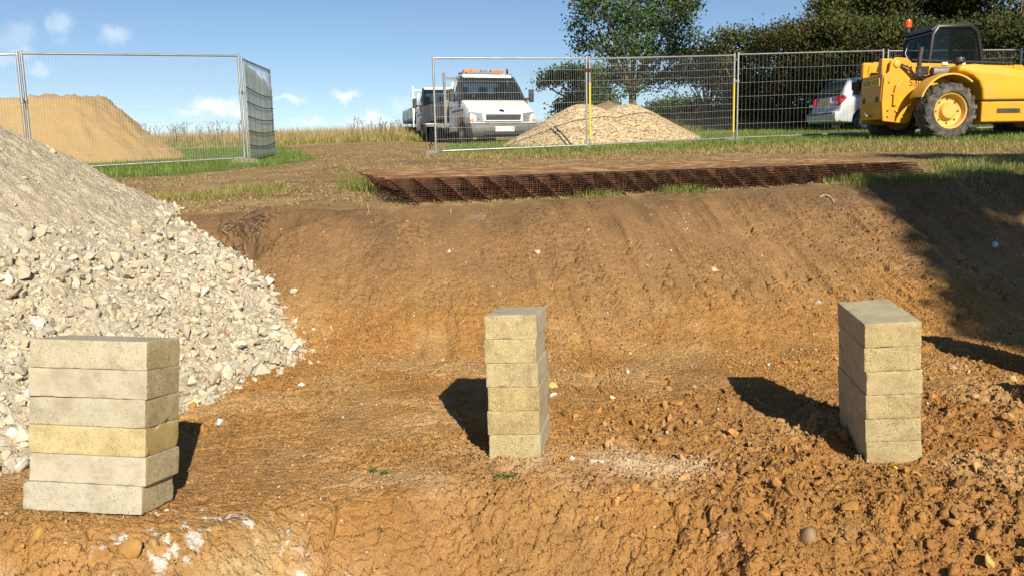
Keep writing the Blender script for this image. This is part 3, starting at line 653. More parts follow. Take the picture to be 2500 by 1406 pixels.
# ------------------------------------------------------------------ reinforcing mesh sheets
def build_rebar():
    p0 = Vector((-.96, 6.93, 0)); z0 = .912
    U = Vector((.965, .263, .045/5.2)).normalized(); Vv = Vector((-.263, .965, .024)); Vv = (Vv-U*Vv.dot(U)).normalized(); Nn = U.cross(Vv).normalized()
    base = Vector((p0.x, p0.y, z0+.004)); r = np.random.default_rng(5); nsh = 12
    lab = {nsh-1: 'topmost rusty reinforcing mesh sheet, its sunlit bars lying open on the stack', 0: 'lowest rusty reinforcing mesh sheet resting on the edge of the bank'}
    for k in range(nsh):
        mb = MB(); rr = .0050; sh = (nsh-1-k); o0 = base+U*(.0175*sh+r.uniform(-.005, .005))+Vv*(-.004*sh+r.uniform(-.010, .010))+Nn*(.0168*k+rr)
        sk = r.uniform(-.003, .003)
        Us = (U+Vv*sk).normalized(); Vs = (Vv-U*sk).normalized()
        for i in range(26):                                   # bars running back from the edge
            q = o0+Us*(i*.2); e0 = r.uniform(.09, .125); e1 = r.uniform(.02, .07)
            mb.tube([q-Vs*e0+Nn*r.uniform(-.004, .0), q+Vs*.8, q+Vs*1.6, q+Vs*(2.50+e1)], rr, 6)
        for j in range(13 if k < nsh-1 else 13):
            q = o0+Vs*(j*.2+.10)+Nn*(2*rr-.0006); e0 = r.uniform(.03, .09); e1 = r.uniform(.03, .09)
            mb.tube([q-Us*e0, q+Us*1.2+Nn*r.uniform(-.002, .002), q+Us*2.4, q+Us*3.6+Nn*r.uniform(-.002, .002), q+Us*(5.0+e1)], rr, 6)
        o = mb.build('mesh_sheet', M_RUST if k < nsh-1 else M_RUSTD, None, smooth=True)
        tag(o, lab.get(k, 'rusty reinforcing mesh sheet pressed in the middle of the stack on the bank'), 'mesh sheet', 'rusty reinforcing mesh sheets stacked on the bank')
build_rebar()

# ------------------------------------------------------------------ site fence
def make_panel(A, B, hl, hr, label, nh, sv, yellow=(), weave=None, low=True, name='site_fence', zlift=.04):
    """one temporary fence panel between two posts (A, B: ground points), heights hl / hr"""
    A = Vector(A); B = Vector(B); root = thing(name, label, 'site fence', A, 0, 'temporary site fence panels')
    d = Vector((B.x-A.x, B.y-A.y, B.z-A.z)); L = math.hypot(d.x, d.y); u = d/L
    def P(s, h): return u*s+Vector((0, 0, h))                # local to A
    H_ = lambda s: hl+(hr-hl)*s/L
    for s, h in ((0, hl), (L, hr)):
        MB().tube([P(s, -.12), P(s, h)], .021, 10).build('post', M_STEEL, root, smooth=True)
    for s in yellow: MB().tube([P(s, .22), P(s, H_(s)*.72)], .0225, 10).build('painted_sleeve', M_YPAINT, root, smooth=True)
    MB().tube([P(0, H_(0)-.045), P(L, H_(L)-.045)], .019, 10).build('top_rail', M_STEEL, root, smooth=True)
    MB().tube([P(0, zlift+.05), P(L, zlift+.05)], .019, 10).build('bottom_rail', M_STEEL, root, smooth=True)
    mb = MB(); n = int(L/sv); r = np.random.default_rng(int(L*1000)+nh)
    for i in range(1, n):
        s = i*L/n; mb.tube([P(s, zlift+.05), P(s+r.normal()*.004, H_(s)*.5), P(s, H_(s)-.01 if weave else H_(s)-.02)], .0019, 3, False)
    for j in range(1, nh+1):
        f = j/(nh+1); pts = [P(s, zlift+.05+f*(H_(s)-.1-zlift)+.006*math.sin(s*3+j)) for s in np.linspace(0, L, 8)]
        mb.tube(pts, .0024, 3, False)
    mb.build('wire_mesh', M_WIRE, root); return root
def gz(x, y): return float(ground_z(np.array([x]), np.array([y]), False)[0][0])
def gp(px, py, t):
    q = Pt(px, py, t); return (q[0], q[1], gz(q[0], q[1]))
def top_h(q, py):                                           # height at which a post at q reaches photo row py
    lo, hi = .5, 3.5
    for k in range(40):
        m = (lo+hi)/2; c = np.array([q[0], q[1], q[2]+m-H]); v = 703-FPX*(c@_up)/(c@_fw)
        if v > py: lo = m
        else: hi = m
    return lo
def fence_line():
    f = {}
    a0 = gp(-560, 430, 12.0); a1 = gp(72, 425, 13.6); b0 = gp(82, 425, 13.75); b1 = gp(598, 393, 15.8)
    c0 = gp(606, 392, 15.95); c1 = gp(670, 376, 19.3); d0 = gp(1065, 381, 16.8); d1 = gp(1433, 371, 17.75)
    e0 = gp(1441, 370, 17.8); e1 = gp(1790, 346, 19.25); f0 = gp(1799, 345, 19.3); f1 = gp(2148, 328, 20.6)
    g0 = gp(2160, 327, 20.65); g1 = gp(2482, 318, 21.4); h0 = gp(2494, 318, 21.4); h1 = gp(2900, 310, 21.8)
    make_panel(a0, a1, top_h(a0, 135), top_h(a1, 126), 'fence panel cut off by the left edge above the rubble heap', 6, .045)
    make_panel(b0, b1, top_h(b0, 124), top_h(b1, 131), 'fence panel standing in front of the sand heap', 7, .045)
    make_panel(d0, d1, top_h(d0, 137), top_h(d1, 138), 'fence panel in front of the white tipper truck', 7, .048)
    make_panel(e0, e1, top_h(e0, 139), top_h(e1, 131), 'fence panel with yellow painted posts before the gravel heap', 11, .045, yellow=(0, (Vector(e1)-Vector(e0)).xy.length))
    make_panel(f0, f1, top_h(f0, 129), top_h(f1, 120), 'fence panel with wide wire spacing in front of the silver car', 5, .11)
    make_panel(g0, g1, top_h(g0, 121), top_h(g1, 118), 'fence panel behind the yellow telehandler', 9, .055)
    make_panel(h0, h1, top_h(h0, 119), top_h(h1, 117), 'fence panel cut off by the right edge', 9, .055)
    c = make_panel(c0, c1, top_h(c0, 138), top_h(c1, 168), 'angled fence panel covered with a stained translucent sheet', 5, .05)
    return dict(a1=a1, b0=b0, b1=b1, c0=c0, c1=c1, d0=d0, d1=d1, e0=e0, e1=e1, f0=f0, f1=f1, g0=g0, g1=g1, h0=h0, C=c)
FN = fence_line()
def clips():
    for (p, q, h, mat, lab) in (('a1', 'b0', 1.18, M_STEEL, 'steel clip joining the two leaning posts above the rubble heap'), ('b1', 'c0', 1.30, M_STEEL, 'steel clip joining the sand heap panel to the sheeted panel'),
                                ('d1', 'e0', 1.62, M_RUST, 'rusty clip joining fence posts above the gravel heap'), ('e1', 'f0', 1.35, M_STEEL, 'white steel clip between the yellow post and the wide spaced panel'),
                                ('g1', 'h0', 1.93, M_STEEL, 'steel clip at the top of the far right fence posts')):
        A = Vector(FN[p]); B = Vector(FN[q]); d = (B-A); mb = MB()
        mb.tube([A+Vector((0, 0, h))-d.normalized()*.03, B+Vector((0, 0, h))+d.normalized()*.03], .017, 8)
        for P in (A, B): mb.lathe([(.021, -.035), (.032, -.035), (.032, .035), (.021, .035)], P+Vector((0, 0, h)), (0, 0, 1), 10)
        o = mb.build('fence_clip', mat, None, smooth=True); tag(o, lab, 'fence clip', 'fence clips')
clips()
M_FOOT = plain('fence_foot_concrete', (.20, .185, .16), .95, 0, .2, 10, bump=.6, bscale=60, dirt=(.30, .22, .13), dscale=8, damt=.6)
def feet():
    for k, nm, lab in ((0, 'd0', 'grey fence foot block under the free end of the tipper panel'), (1, 'b1', 'dark fence foot block in grass under the sheeted gate corner'), (2, 'e1', 'fence foot block in grass below the yellow post')):
        A = Vector(FN[nm]); mb = MB(); sx, sy = .31, .12
        mb.extr([(-sx, -sy, 0), (sx, -sy, 0), (sx*.93, -sy, .11), (.12, -sy, .145), (-.12, -sy, .145), (-sx*.93, -sy, .11)], (0, 2*sy, 0))
        o = mb.build('ballast_block', M_FOOT, None, bevel=.012); o.location = (A.x, A.y+(.0 if k else -.02), A.z-.02); o.rotation_euler = (0, 0, RAD((78, 20, 30)[k]))
        o.scale = (1, 1, 1) if k == 0 else (.8, .8, .7)
        tag(o, lab, 'fence base', 'fence base blocks')
        if k == 0:
            q = thing_lug(A); q.parent = o; q.matrix_parent_inverse = o.matrix_basis.inverted()
def thing_lug(A):
    return MB().tube([A+Vector((-.10, -.05, .10)), A+Vector((-.12, -.05, .22)), A+Vector((-.09, -.05, .26)), A+Vector((-.06, -.05, .2))], .014, 6).build('lifting_loop', M_RUST, None, smooth=True)
feet()
def sheeting():
    m, nt, b = new_mat('debris_sheet'); N = nt.nodes; L = nt.links
    tc = N.new('ShaderNodeTexCoord'); mp = N.new('ShaderNodeMapping'); mp.inputs['Scale'].default_value = (9, 9, .5); L.new(tc.outputs['Object'], mp.inputs[0])
    nz = N.new('ShaderNodeTexNoise'); nz.inputs['Scale'].default_value = 1.0; nz.inputs['Detail'].default_value = 6; L.new(mp.outputs[0], nz.inputs['Vector'])
    cr = N.new('ShaderNodeValToRGB'); cr.color_ramp.elements[0].position = .38; cr.color_ramp.elements[0].color = (.50, .52, .40, 1); cr.color_ramp.elements[1].position = .62; cr.color_ramp.elements[1].color = (.84, .86, .80, 1)
    L.new(nz.outputs['Fac'], cr.inputs[0]); L.new(cr.outputs[0], b.inputs['Base Color']); b.inputs['Roughness'].default_value = .5
    tr = N.new('ShaderNodeBsdfTranslucent'); L.new(cr.outputs[0], tr.inputs[0]); tp = N.new('ShaderNodeBsdfTransparent')
    ms = N.new('ShaderNodeMixShader'); ms.inputs[0].default_value = .5; L.new(b.outputs[0], ms.inputs[1]); L.new(tr.outputs[0], ms.inputs[2])
    m3 = N.new('ShaderNodeMixShader'); m3.inputs[0].default_value = .42; L.new(ms.outputs[0], m3.inputs[1]); L.new(tp.outputs[0], m3.inputs[2]); L.new(m3.outputs[0], N['Material Output'].inputs[0])
    A = Vector(FN['c0']); B = Vector(FN['c1']); d = B-A; nn = Vector((d.y, -d.x, 0)).normalized()
    if nn.dot(-A) < 0: nn = -nn
    ns, nh = 40, 40; V = []; h0 = top_h(FN['c0'], 150); h1 = top_h(FN['c1'], 190)
    for j in range(nh+1):
        for i in range(ns+1):
            s = i/ns; f = j/nh; top = (h0*(1-s)+h1*s)-.10*abs(math.sin(s*9))*s-.14*s
            hgt = .06+f*(top-.06); bow = .026+.008*abs(math.sin(f*math.pi*6))*(.6+.4*math.sin(s*5+f*4))
            V.append(tuple(d*s*.985+d*.008+nn*bow+Vector((0, 0, hgt))))
    W = ns+1; Q = [(j*W+i, j*W+i+1, (j+1)*W+i+1, (j+1)*W+i) for j in range(nh) for i in range(ns)]
    o = mesh_np('debris_netting', V, Q, None, m, None, True); o.location = A; tag(o, 'stained pale green sheet tied over the angled fence panel', 'sheet')
    md = o.modifiers.new('thick', 'SOLIDIFY'); md.thickness = .002
    strap = MB()
    for k in range(1, 6):
        f = k/6.0; pts = [d*s+nn*(.045)+Vector((0, 0, .06+f*((h0*(1-s)+h1*s)-.25)-.05*math.sin(s*math.pi))) for s in np.linspace(.01, .99, 12)]
        MB().tube(pts, .010, 5).build('strap', M_DARK, o)
    r = np.random.default_rng(3); MT = plain('torn_blue_strip', (.05, .06, .11), .6)
    for k in range(15):                                      # torn strips still hanging from the rail
        s = .12+.86*k/15+r.uniform(0, .02); ht = (top_h(FN['c0'], 138)*(1-s)+top_h(FN['c1'], 168)*s)-.06; ln = r.uniform(.08, .30)*(.4+s); w = r.uniform(.02, .07)
        a = d*s+nn*.03+Vector((0, 0, ht)); e = d.normalized()*w
        t = MB().add([a, a+e, a+e*.6+Vector((0, 0, -ln)), a+e*.2+Vector((0, 0, -ln*.9))], [(0, 1, 2, 3)]).build('torn_strip', MT, o); t.modifiers.new('thick', 'SOLIDIFY').thickness = .002
sheeting()

# ------------------------------------------------------------------ sand and gravel heaps, earth mound
def mound(name, label, cat, zf, x0, x1, y0, y1, st, colf, mat, lump):
    xs = np.arange(x0, x1, st); ys = np.arange(y0, y1, st); X, Y = np.meshgrid(xs, ys); G = up_z(X, Y)
    Hh = zf(X, Y); Z = G+Hh+lump(X, Y)*sst(-.05, .15, Hh)
    nx = len(xs); i = np.arange(len(ys)-1)[:, None]*nx+np.arange(nx-1)[None, :]; ok = Hh > -.12
    Q = np.stack([i, i+1, i+nx+1, i+nx], -1)[ok[:-1, :-1] & ok[1:, 1:]]
    used = np.unique(Q); mp = np.full(X.size, -1); mp[used] = np.arange(len(used)); P = np.stack([X, Y, Z], -1).reshape(-1, 3)[used]
    c = np.array([(x0+x1)/2, (y0+y1)/2, float(up_z((x0+x1)/2, (y0+y1)/2))])
    o = mesh_np(name, P-c, mp[Q], None, mat, None, True, colf(X, Y, Hh).reshape(-1, 3)[used]); o.location = c
    tag(o, label, cat); return o
def heaps():
    q = Pt(92, 300, 19.6); sx, sy = q[0], q[1]+.4
    r_ = Pt(428, 384, 18.6)
    def zs(x, y):                                             # flat topped heap with a steep dug face on the right
        w = fbm(x*.8, y*.8, 3, 501)*2; ex = (x-(sx-1.2))/ (4.25+.25*w); ey = (y-sy)/(2.75+.2*w); d = np.sqrt(ex*ex+ey*ey)
        cone = 3.7*(1-d)
        top = 1.47+.04*np.sin(x*1.3)+.10*np.clip(x-sx+1, -3, 1)*.4-.14*np.clip(sx-1.2-x, 0, 9)
        s = .12; m = np.minimum(cone, top); h = m-.05*np.log1p(np.exp(-np.abs(cone-top)/.05))
        rt = sst(-.25, .35, x-(sx+.25)+.25*w)*sst(.2, .9, h)
        return h+rt*.10*fbm(x*2.5, y*2.5, 3, 503)*2
    def zl(x, y):
        w = fbm(x*.8, y*.8, 3, 501)*2; rt = sst(-.1, .2, x-(sx+.05)+.25*w)
        f1, f2, idd = worley(x/.12, y/.12, 505)
        return .010*fbm(x*9, y*9, 3, 504)*2+rt*(.03*fbm(x*6, y*6, 4, 506)*2+.05*(idd < .25)*np.maximum(0, 1-(f1/.5)**2))
    def cs(x, y, h):
        n = fbm(x*3, y*3, 4, 507)*2; c = np.empty(x.shape+(3,)); c[:] = (.335, .232, .105); c = c*(1+.07*n[..., None])
        return lerp3(c, np.array([.31, .205, .08]), sst(.2, .6, n)*.5)
    mound('sand_heap', 'large flat topped heap of yellow building sand behind the left fence', 'sand heap', zs, sx-7, sx+4.2, sy-3.4, sy+3.4, .05, cs, M_SAND, zl)
    c1 = Pt(1428, 340, 20.6); c2 = Pt(1525, 340, 20.9)
    def zg(x, y):
        w = .10*fbm(x*1.5, y*1.5, 3, 511)*2
        a = .98-.56*(np.sqrt((x-c1[0])**2+(y-c1[1]-.1)**2+.09)-.3)+w*.5; b = .93-.60*(np.sqrt(((x-c2[0])*.98)**2+(y-c2[1])**2+.16)-.4)+w*.5
        return np.maximum(a, b)+.02
    def lg(x, y): return .012*fbm(x*12, y*12, 3, 512)*2
    def cg(x, y, h):
        n = fbm(x*20, y*20, 3, 513)*2; c = np.empty(x.shape+(3,)); c[:] = (.60, .495, .32); return c*(1+.05*n[..., None])
    m, nt, b = new_mat('pea_gravel'); N = nt.nodes; L = nt.links
    at = N.new('ShaderNodeAttribute'); at.attribute_name = 'col'; tc = N.new('ShaderNodeTexCoord')
    vo = N.new('ShaderNodeTexVoronoi'); vo.inputs['Scale'].default_value = 26; L.new(tc.outputs['Object'], vo.inputs['Vector'])
    sp = N.new('ShaderNodeSeparateColor'); L.new(vo.outputs['Color'], sp.inputs[0]); cr = N.new('ShaderNodeValToRGB'); e = cr.color_ramp.elements
    e[0].position = 0; e[0].color = (.30, .19, .09, 1); e[1].position = 1; e[1].color = (1.2, 1.18, 1.1, 1)
    for p_, c_ in ((.25, (.62, .5, .36, 1)), (.55, (.95, .92, .85, 1)), (.8, (1.15, 1.1, .95, 1))): k = e.new(p_); k.color = c_
    L.new(sp.outputs[0], cr.inputs[0]); mx = N.new('ShaderNodeMix'); mx.data_type = 'RGBA'; mx.blend_type = 'MULTIPLY'; mx.inputs['Factor'].default_value = 1; L.new(at.outputs['Color'], mx.inputs[6]); L.new(cr.outputs[0], mx.inputs[7]); L.new(mx.outputs[2], b.inputs['Base Color'])
    b.inputs['Roughness'].default_value = .9; bp = N.new('ShaderNodeBump'); bp.inputs['Strength'].default_value = .9; bp.inputs['Distance'].default_value = .03; bp.invert = True; L.new(vo.outputs['Distance'], bp.inputs['Height']); L.new(bp.outputs[0], b.inputs['Normal'])
    mound('gravel_heap', 'pale gravel heap with two low peaks behind the fence beside the truck', 'gravel heap', zg, c1[0]-3.2, c2[0]+3.6, c1[1]-2.6, c1[1]+2.8, .045, cg, m, lg)
    c3 = Pt(1480, 330, 31)
    def ze(x, y): return 1.25-.55*np.hypot((x-c3[0])*.7, y-c3[1])+.2*fbm(x, y, 3, 521)
    def ce(x, y, h): n = fbm(x*3, y*3, 3, 522)*2; c = np.empty(x.shape+(3,)); c[:] = (.25, .17, .085); return c*(1+.2*n[..., None])
    mound('earth_mound', 'small brown earth mound showing over the gravel heap', 'earth mound', ze, c3[0]-4, c3[0]+4, c3[1]-3, c3[1]+3, .12, ce, M_SAND, lambda x, y: .05*fbm(x*4, y*4, 3, 523)*2)
heaps()

# ------------------------------------------------------------------ grass
def blades(name, P, hgt, wid, col, lean=.35, label=None, kind='stuff', parent=None, r=None):
    r = r or rng; n = len(P); hgt = np.broadcast_to(hgt, (n,)); wid = np.broadcast_to(wid, (n,)); a = r.uniform(0, 2*np.pi, n); b = r.uniform(0, 2*np.pi, n)
    wv = np.stack([np.cos(a), np.sin(a), np.zeros(n)], -1)*wid[:, None]*.5; ld = np.stack([np.cos(b), np.sin(b), np.zeros(n)], -1); le = np.abs(r.normal(0, lean, n))[:, None]*hgt[:, None]
    z = np.zeros((n, 3)); z[:, 2] = hgt
    m = P+z*.55+ld*le*.35; t = P+z*(1-.18*np.minimum(1, le/hgt[:, None]))+ld*le
    V = np.stack([P-wv, P+wv, m+wv*.75, m-wv*.75, t], 1).reshape(-1, 3); k = np.arange(n)[:, None]*5
    Q = k+np.array([[0, 1, 2, 3]]); T = k+np.array([[3, 2, 4]])
    o = mesh_np(name, V, Q, T, M_GRASS, parent, False, np.repeat(col, 5, 0))
    if label: tag(o, label, kind=kind)
    return o
def pts_poly(poly, n, r, zfun=gz, warp=.3):
    P = np.asarray(poly); lo = P.min(0)-.4; hi = P.max(0)+.4; x = r.uniform(lo[0], hi[0], n*4); y = r.uniform(lo[1], hi[1], n*4)
    wx = x+warp*fbm(x*1.2, y*1.2, 3, 71)*2; wy = y+warp*fbm(x*1.2, y*1.2, 3, 72)*2; k = inpoly(wx, wy, poly); x, y = x[k][:n], y[k][:n]
    z, u = ground_z(x, y); return np.stack([x, y, z], -1)
def gcol(n, r, pal, v=.2):
    pal = np.array(pal); return np.clip(pal[r.integers(0, len(pal), n)]*r.uniform(1-v, 1+v, (n, 1)), 0, .9)
GREEN = [(.15, .24, .04), (.12, .20, .035), (.19, .27, .05), (.21, .26, .06)]; YEL = [(.27, .23, .07), (.34, .28, .11), (.20, .20, .055), (.15, .18, .04)]; STR = [(.45, .34, .15), (.38, .27, .11), (.52, .42, .22), (.30, .2, .08)]
def grass():
    r = np.random.default_rng(77)
    P = pts_poly(P_GREEN_L, 46000, r); near = P[:, 1] < 15.6
    k = r.random(len(P)) < np.where(near, 1, .5); P = P[k]; near = near[k]
    blades('grass', P, np.where(near, r.uniform(.06, .20, len(P)), r.uniform(.04, .11, len(P))), .011, gcol(len(P), r, GREEN), .6, 'bright green grass growing round the left fence panels', r=r)
    P = pts_poly(P_GREEN_R, 110000, r); mixy = (r.random(len(P)) < .25)
    C = gcol(len(P), r, GREEN); C[mixy] = gcol(mixy.sum(), r, YEL); blades('grass', P, r.uniform(.04, .13, len(P)), .012, C, .6, 'short green grass under the right hand fence panels', r=r)
    P = pts_poly(P_DRY_R, 26000, r); blades('grass', P, r.uniform(.02, .10, len(P)), .009, gcol(len(P), r, YEL+STR), .9, 'dry yellow green grass along the front of the fence', r=r)
    P = pts_poly(P_PATCH, 3600, r, warp=.25); blades('grass', P, r.uniform(.02, .09, len(P)), .007, gcol(len(P), r, GREEN[:2]+YEL+STR[:1]), .5, 'green grass patch at the right end of the mesh stack', r=r)
    # sparse tufts along the lip of the bank
    n = 1000; x = r.uniform(.55, 4.05, n); y = Yb(x)+r.uniform(-.02, .30, n); dn = sst(.25, .6, vn(x*2.6, y*.5, 401))*np.interp(x, [.5, 1.2, 2.2, 4.6], [.5, .5, 1, 1]); k = r.random(n) < dn; x, y = x[k], y[k]
    c = np.repeat(np.stack([x, y], -1), 9, 0)+r.normal(0, .035, (len(x)*9, 2)); z, u = ground_z(c[:, 0], c[:, 1])
    blades('grass', np.column_stack([c, z]), r.uniform(.02, .10, len(c)), .005, gcol(len(c), r, YEL+GREEN), .8, 'thin grass tufts along the lip of the bank before the mesh', r=r)
    P = pts_poly(P_EDGE_L, 1500, r, warp=.35); dn = sst(.42, .7, vn(P[:, 0]*2.5, P[:, 1]*2.5, 402)); P = P[r.random(len(P)) < dn]; c = np.repeat(P, 3, 0)+np.column_stack([r.normal(0, .03, (len(P)*3, 2)), np.zeros(len(P)*3)])
    blades('grass', c, r.uniform(.03, .12, len(c)), .006, gcol(len(c), r, [(.30, .28, .07), (.22, .24, .05), (.36, .31, .13)]), .8, 'pale grass tufts on the lip of the bank above the roots', r=r)
    q = Pg(878, 462); c = np.column_stack([q[0]+r.normal(0, .09, 320), q[1]+r.normal(0, .09, 320)]); z, u = ground_z(c[:, 0], c[:, 1])
    tag(blades('grass_tuft', np.column_stack([c, z]), r.uniform(.08, .24, 320), .006, gcol(320, r, YEL+GREEN), .45, r=r), 'tall grass tuft at the left corner of the mesh stack', 'grass tuft')
    # straw litter on the track
    n = 110000; y = 6.9+24*r.random(n)**1.4; x = r.uniform(-6.5, 9, n); k = (np.abs(x) < .63*y); x, y = x[k], y[k]; gl, gr, dr, pa, far = zones(x, y)
    k = ~(gl | gr | far) & (y > Yb(x)+.1) & (r.random(len(x)) < sst(.3, .6, vn(x*.9, y*1.6, 403))+.15); x, y = x[k], y[k]; z, u = ground_z(x, y)
    blades('straw_litter', np.column_stack([x, y, z+.002]), .022, .010, gcol(len(x), r, STR), 3, 'broken straw and dry stalks strewn on the brown track', r=r)
    # tall dry meadow
    n = 90000; y = FIELD_Y-1.2+r.random(n)**1.6*16; x = r.uniform(-22, 16, n); k = np.abs(x-1) < .66*y; x, y = x[k], y[k]; y = y+.9*fbm(x*.5, x*0, 3, 404)*2; z = up_z(x, y)
    dep = np.clip((y-FIELD_Y+1.2)/2.5, 0, 1); hg = (.16+.50*dep)*r.uniform(.5, 1.25, len(x)); C = gcol(len(x), r, STR+[(.47, .37, .17), (.42, .32, .14)]); lo = r.random(len(x)) < .75-dep*.8; C[lo] = gcol(lo.sum(), r, YEL+GREEN)
    blades('meadow_grass', np.column_stack([x, y, z]), hg, .020, C, .22, 'tall straw coloured meadow grass at the far edge of the field', r=r)
    n = 190; y = FIELD_Y-.3+r.random(n)*3; x = r.uniform(-16, 2, n); z = up_z(x, y); k = vn(x*.35, y*0, 405) > .42; x, y, z = x[k], y[k], z[k]; mb = MB()
    for i in range(len(x)):
        h = r.uniform(.55, .9); q = Vector((x[i], y[i], z[i])); tp = q+Vector((r.normal()*.07, r.normal()*.07, h)); mb.tube([q, tp], [.009, .006], 3, False)
        for k in range(3): e = tp+Vector((r.normal()*.09, r.normal()*.05, r.uniform(.03, .12))); mb.tube([tp-Vector((0, 0, .12*k)), e, e+Vector((0, 0, .012))], [.006, .006, .04], 4)
    o = mb.build('dry_weed_stalks', plain('dead_stalk', (.13, .10, .06), .9), None); tag(o, 'dead brown seed stalks sticking out of the meadow', kind='stuff')
grass()

# ------------------------------------------------------------------ trees and hedge
def leaf_mesh(name, P, size, C, parent, r, up=.35):
    n = len(P); Rm = rand_rot(n, r); L = np.array([[-.5, 0, 0], [-.08, .30, .05], [.5, 0, -.05], [-.08, -.30, .05]])
    V = np.einsum('nij,vj->nvi', Rm, L)*np.broadcast_to(size, (n,))[:, None, None]+P[:, None, :]
    Q = np.arange(n)[:, None]*4+np.arange(4)[None, :]
    return mesh_np(name, V.reshape(-1, 3), Q, None, M_LEAF, parent, False, np.repeat(C, 4, 0))
def clump_pts(cl, n, r, twig=.16, per=10, hollow=.45):
    w = np.array([c[3]*c[4]*c[5] for c in cl])**.75; w = w/w.sum(); out = []
    for c, f in zip(cl, w):
        m = max(3, int(n*f/per)); d = r.normal(size=(m, 3)); d /= np.linalg.norm(d, axis=1)[:, None]; rad = (hollow+(1.04-hollow)*r.random(m)**.7)
        ctr = np.array(c[:3])+d*rad[:, None]*np.array(c[3:6]); ctr = ctr[d[:, 2] > -.85] if len(ctr) > 5 else ctr
        p = np.repeat(ctr, per, 0)+r.normal(0, twig, (len(ctr)*per, 3))*np.array([1, 1, .7]); out.append(p)
    return np.concatenate(out)
def tree(name, label, cat, base, clumps, n, size, pal, trunk_r, seed, group=None, twig=.16, hollow=.45, lean=(0, 0), trunk_top=None, per=10):
    r = np.random.default_rng(seed); base = np.array(base, float); root = thing(name, label, cat, tuple(base), 0, group)
    cl = [tuple(np.array(c[:3])-base)+tuple(c[3:]) for c in clumps]
    top = np.array(trunk_top, float)-base if trunk_top is not None else np.array([0, 0, min(c[2] for c in cl)+.5])
    mb = MB(); mb.tube([(0, 0, -.3), tuple(top*.5+np.array([.06, .03, 0])), tuple(top)], [trunk_r*1.25, trunk_r, trunk_r*.75], 9)
    for c in cl:
        e = np.array(c[:3]); mid = top*.45+e*.55+r.normal(0, .12, 3); s = top*r.uniform(.75, 1.0)
        mb.tube([tuple(s), tuple(mid), tuple(e+np.array([0, 0, c[5]*.3]))], [trunk_r*.42, trunk_r*.26, .015], 5)
        for k in range(4): d = r.normal(size=3); d /= np.linalg.norm(d); q = e+d*np.array(c[3:6])*.85; mb.tube([tuple(mid*.3+e*.7), tuple(q)], [trunk_r*.14, .008], 4, False)
    mb.build('trunk', M_BARK, root, smooth=True)
    P = clump_pts(cl, int(n*2.6), r, twig, per, hollow); pal = np.array(pal); tone = vn(P[:, 0]*.9+seed, P[:, 2]*.9, seed)
    C = pal[np.clip((tone*len(pal)+r.normal(0, .8, len(P))).astype(int), 0, len(pal)-1)]*r.uniform(.7, 1.3, (len(P), 1))
    leaf_mesh('crown', P, size*.6*r.uniform(.6, 1.3, len(P)), np.clip(C, 0, .6), root, r); return root
def pc(px, py, t, rx, ry, rz_=None):                         # a clump seen at a photo position, t metres away
    q = Pt(px, py, t); return (q[0], q[1], q[2], rx*t/FPX, (rz_ or max(rx, ry)*t/FPX*.9), ry*t/FPX)
OAK = [(.055, .095, .026), (.075, .12, .032), (.04, .07, .022), (.11, .15, .045)]
BUSH = [(.062, .080, .020), (.085, .090, .024), (.095, .066, .022), (.05, .078, .02), (.12, .13, .036)]
DARK = [(.032, .042, .014), (.045, .055, .018), (.06, .062, .02)]
FRESH = [(.06, .10, .022), (.08, .12, .028), (.05, .085, .02)]
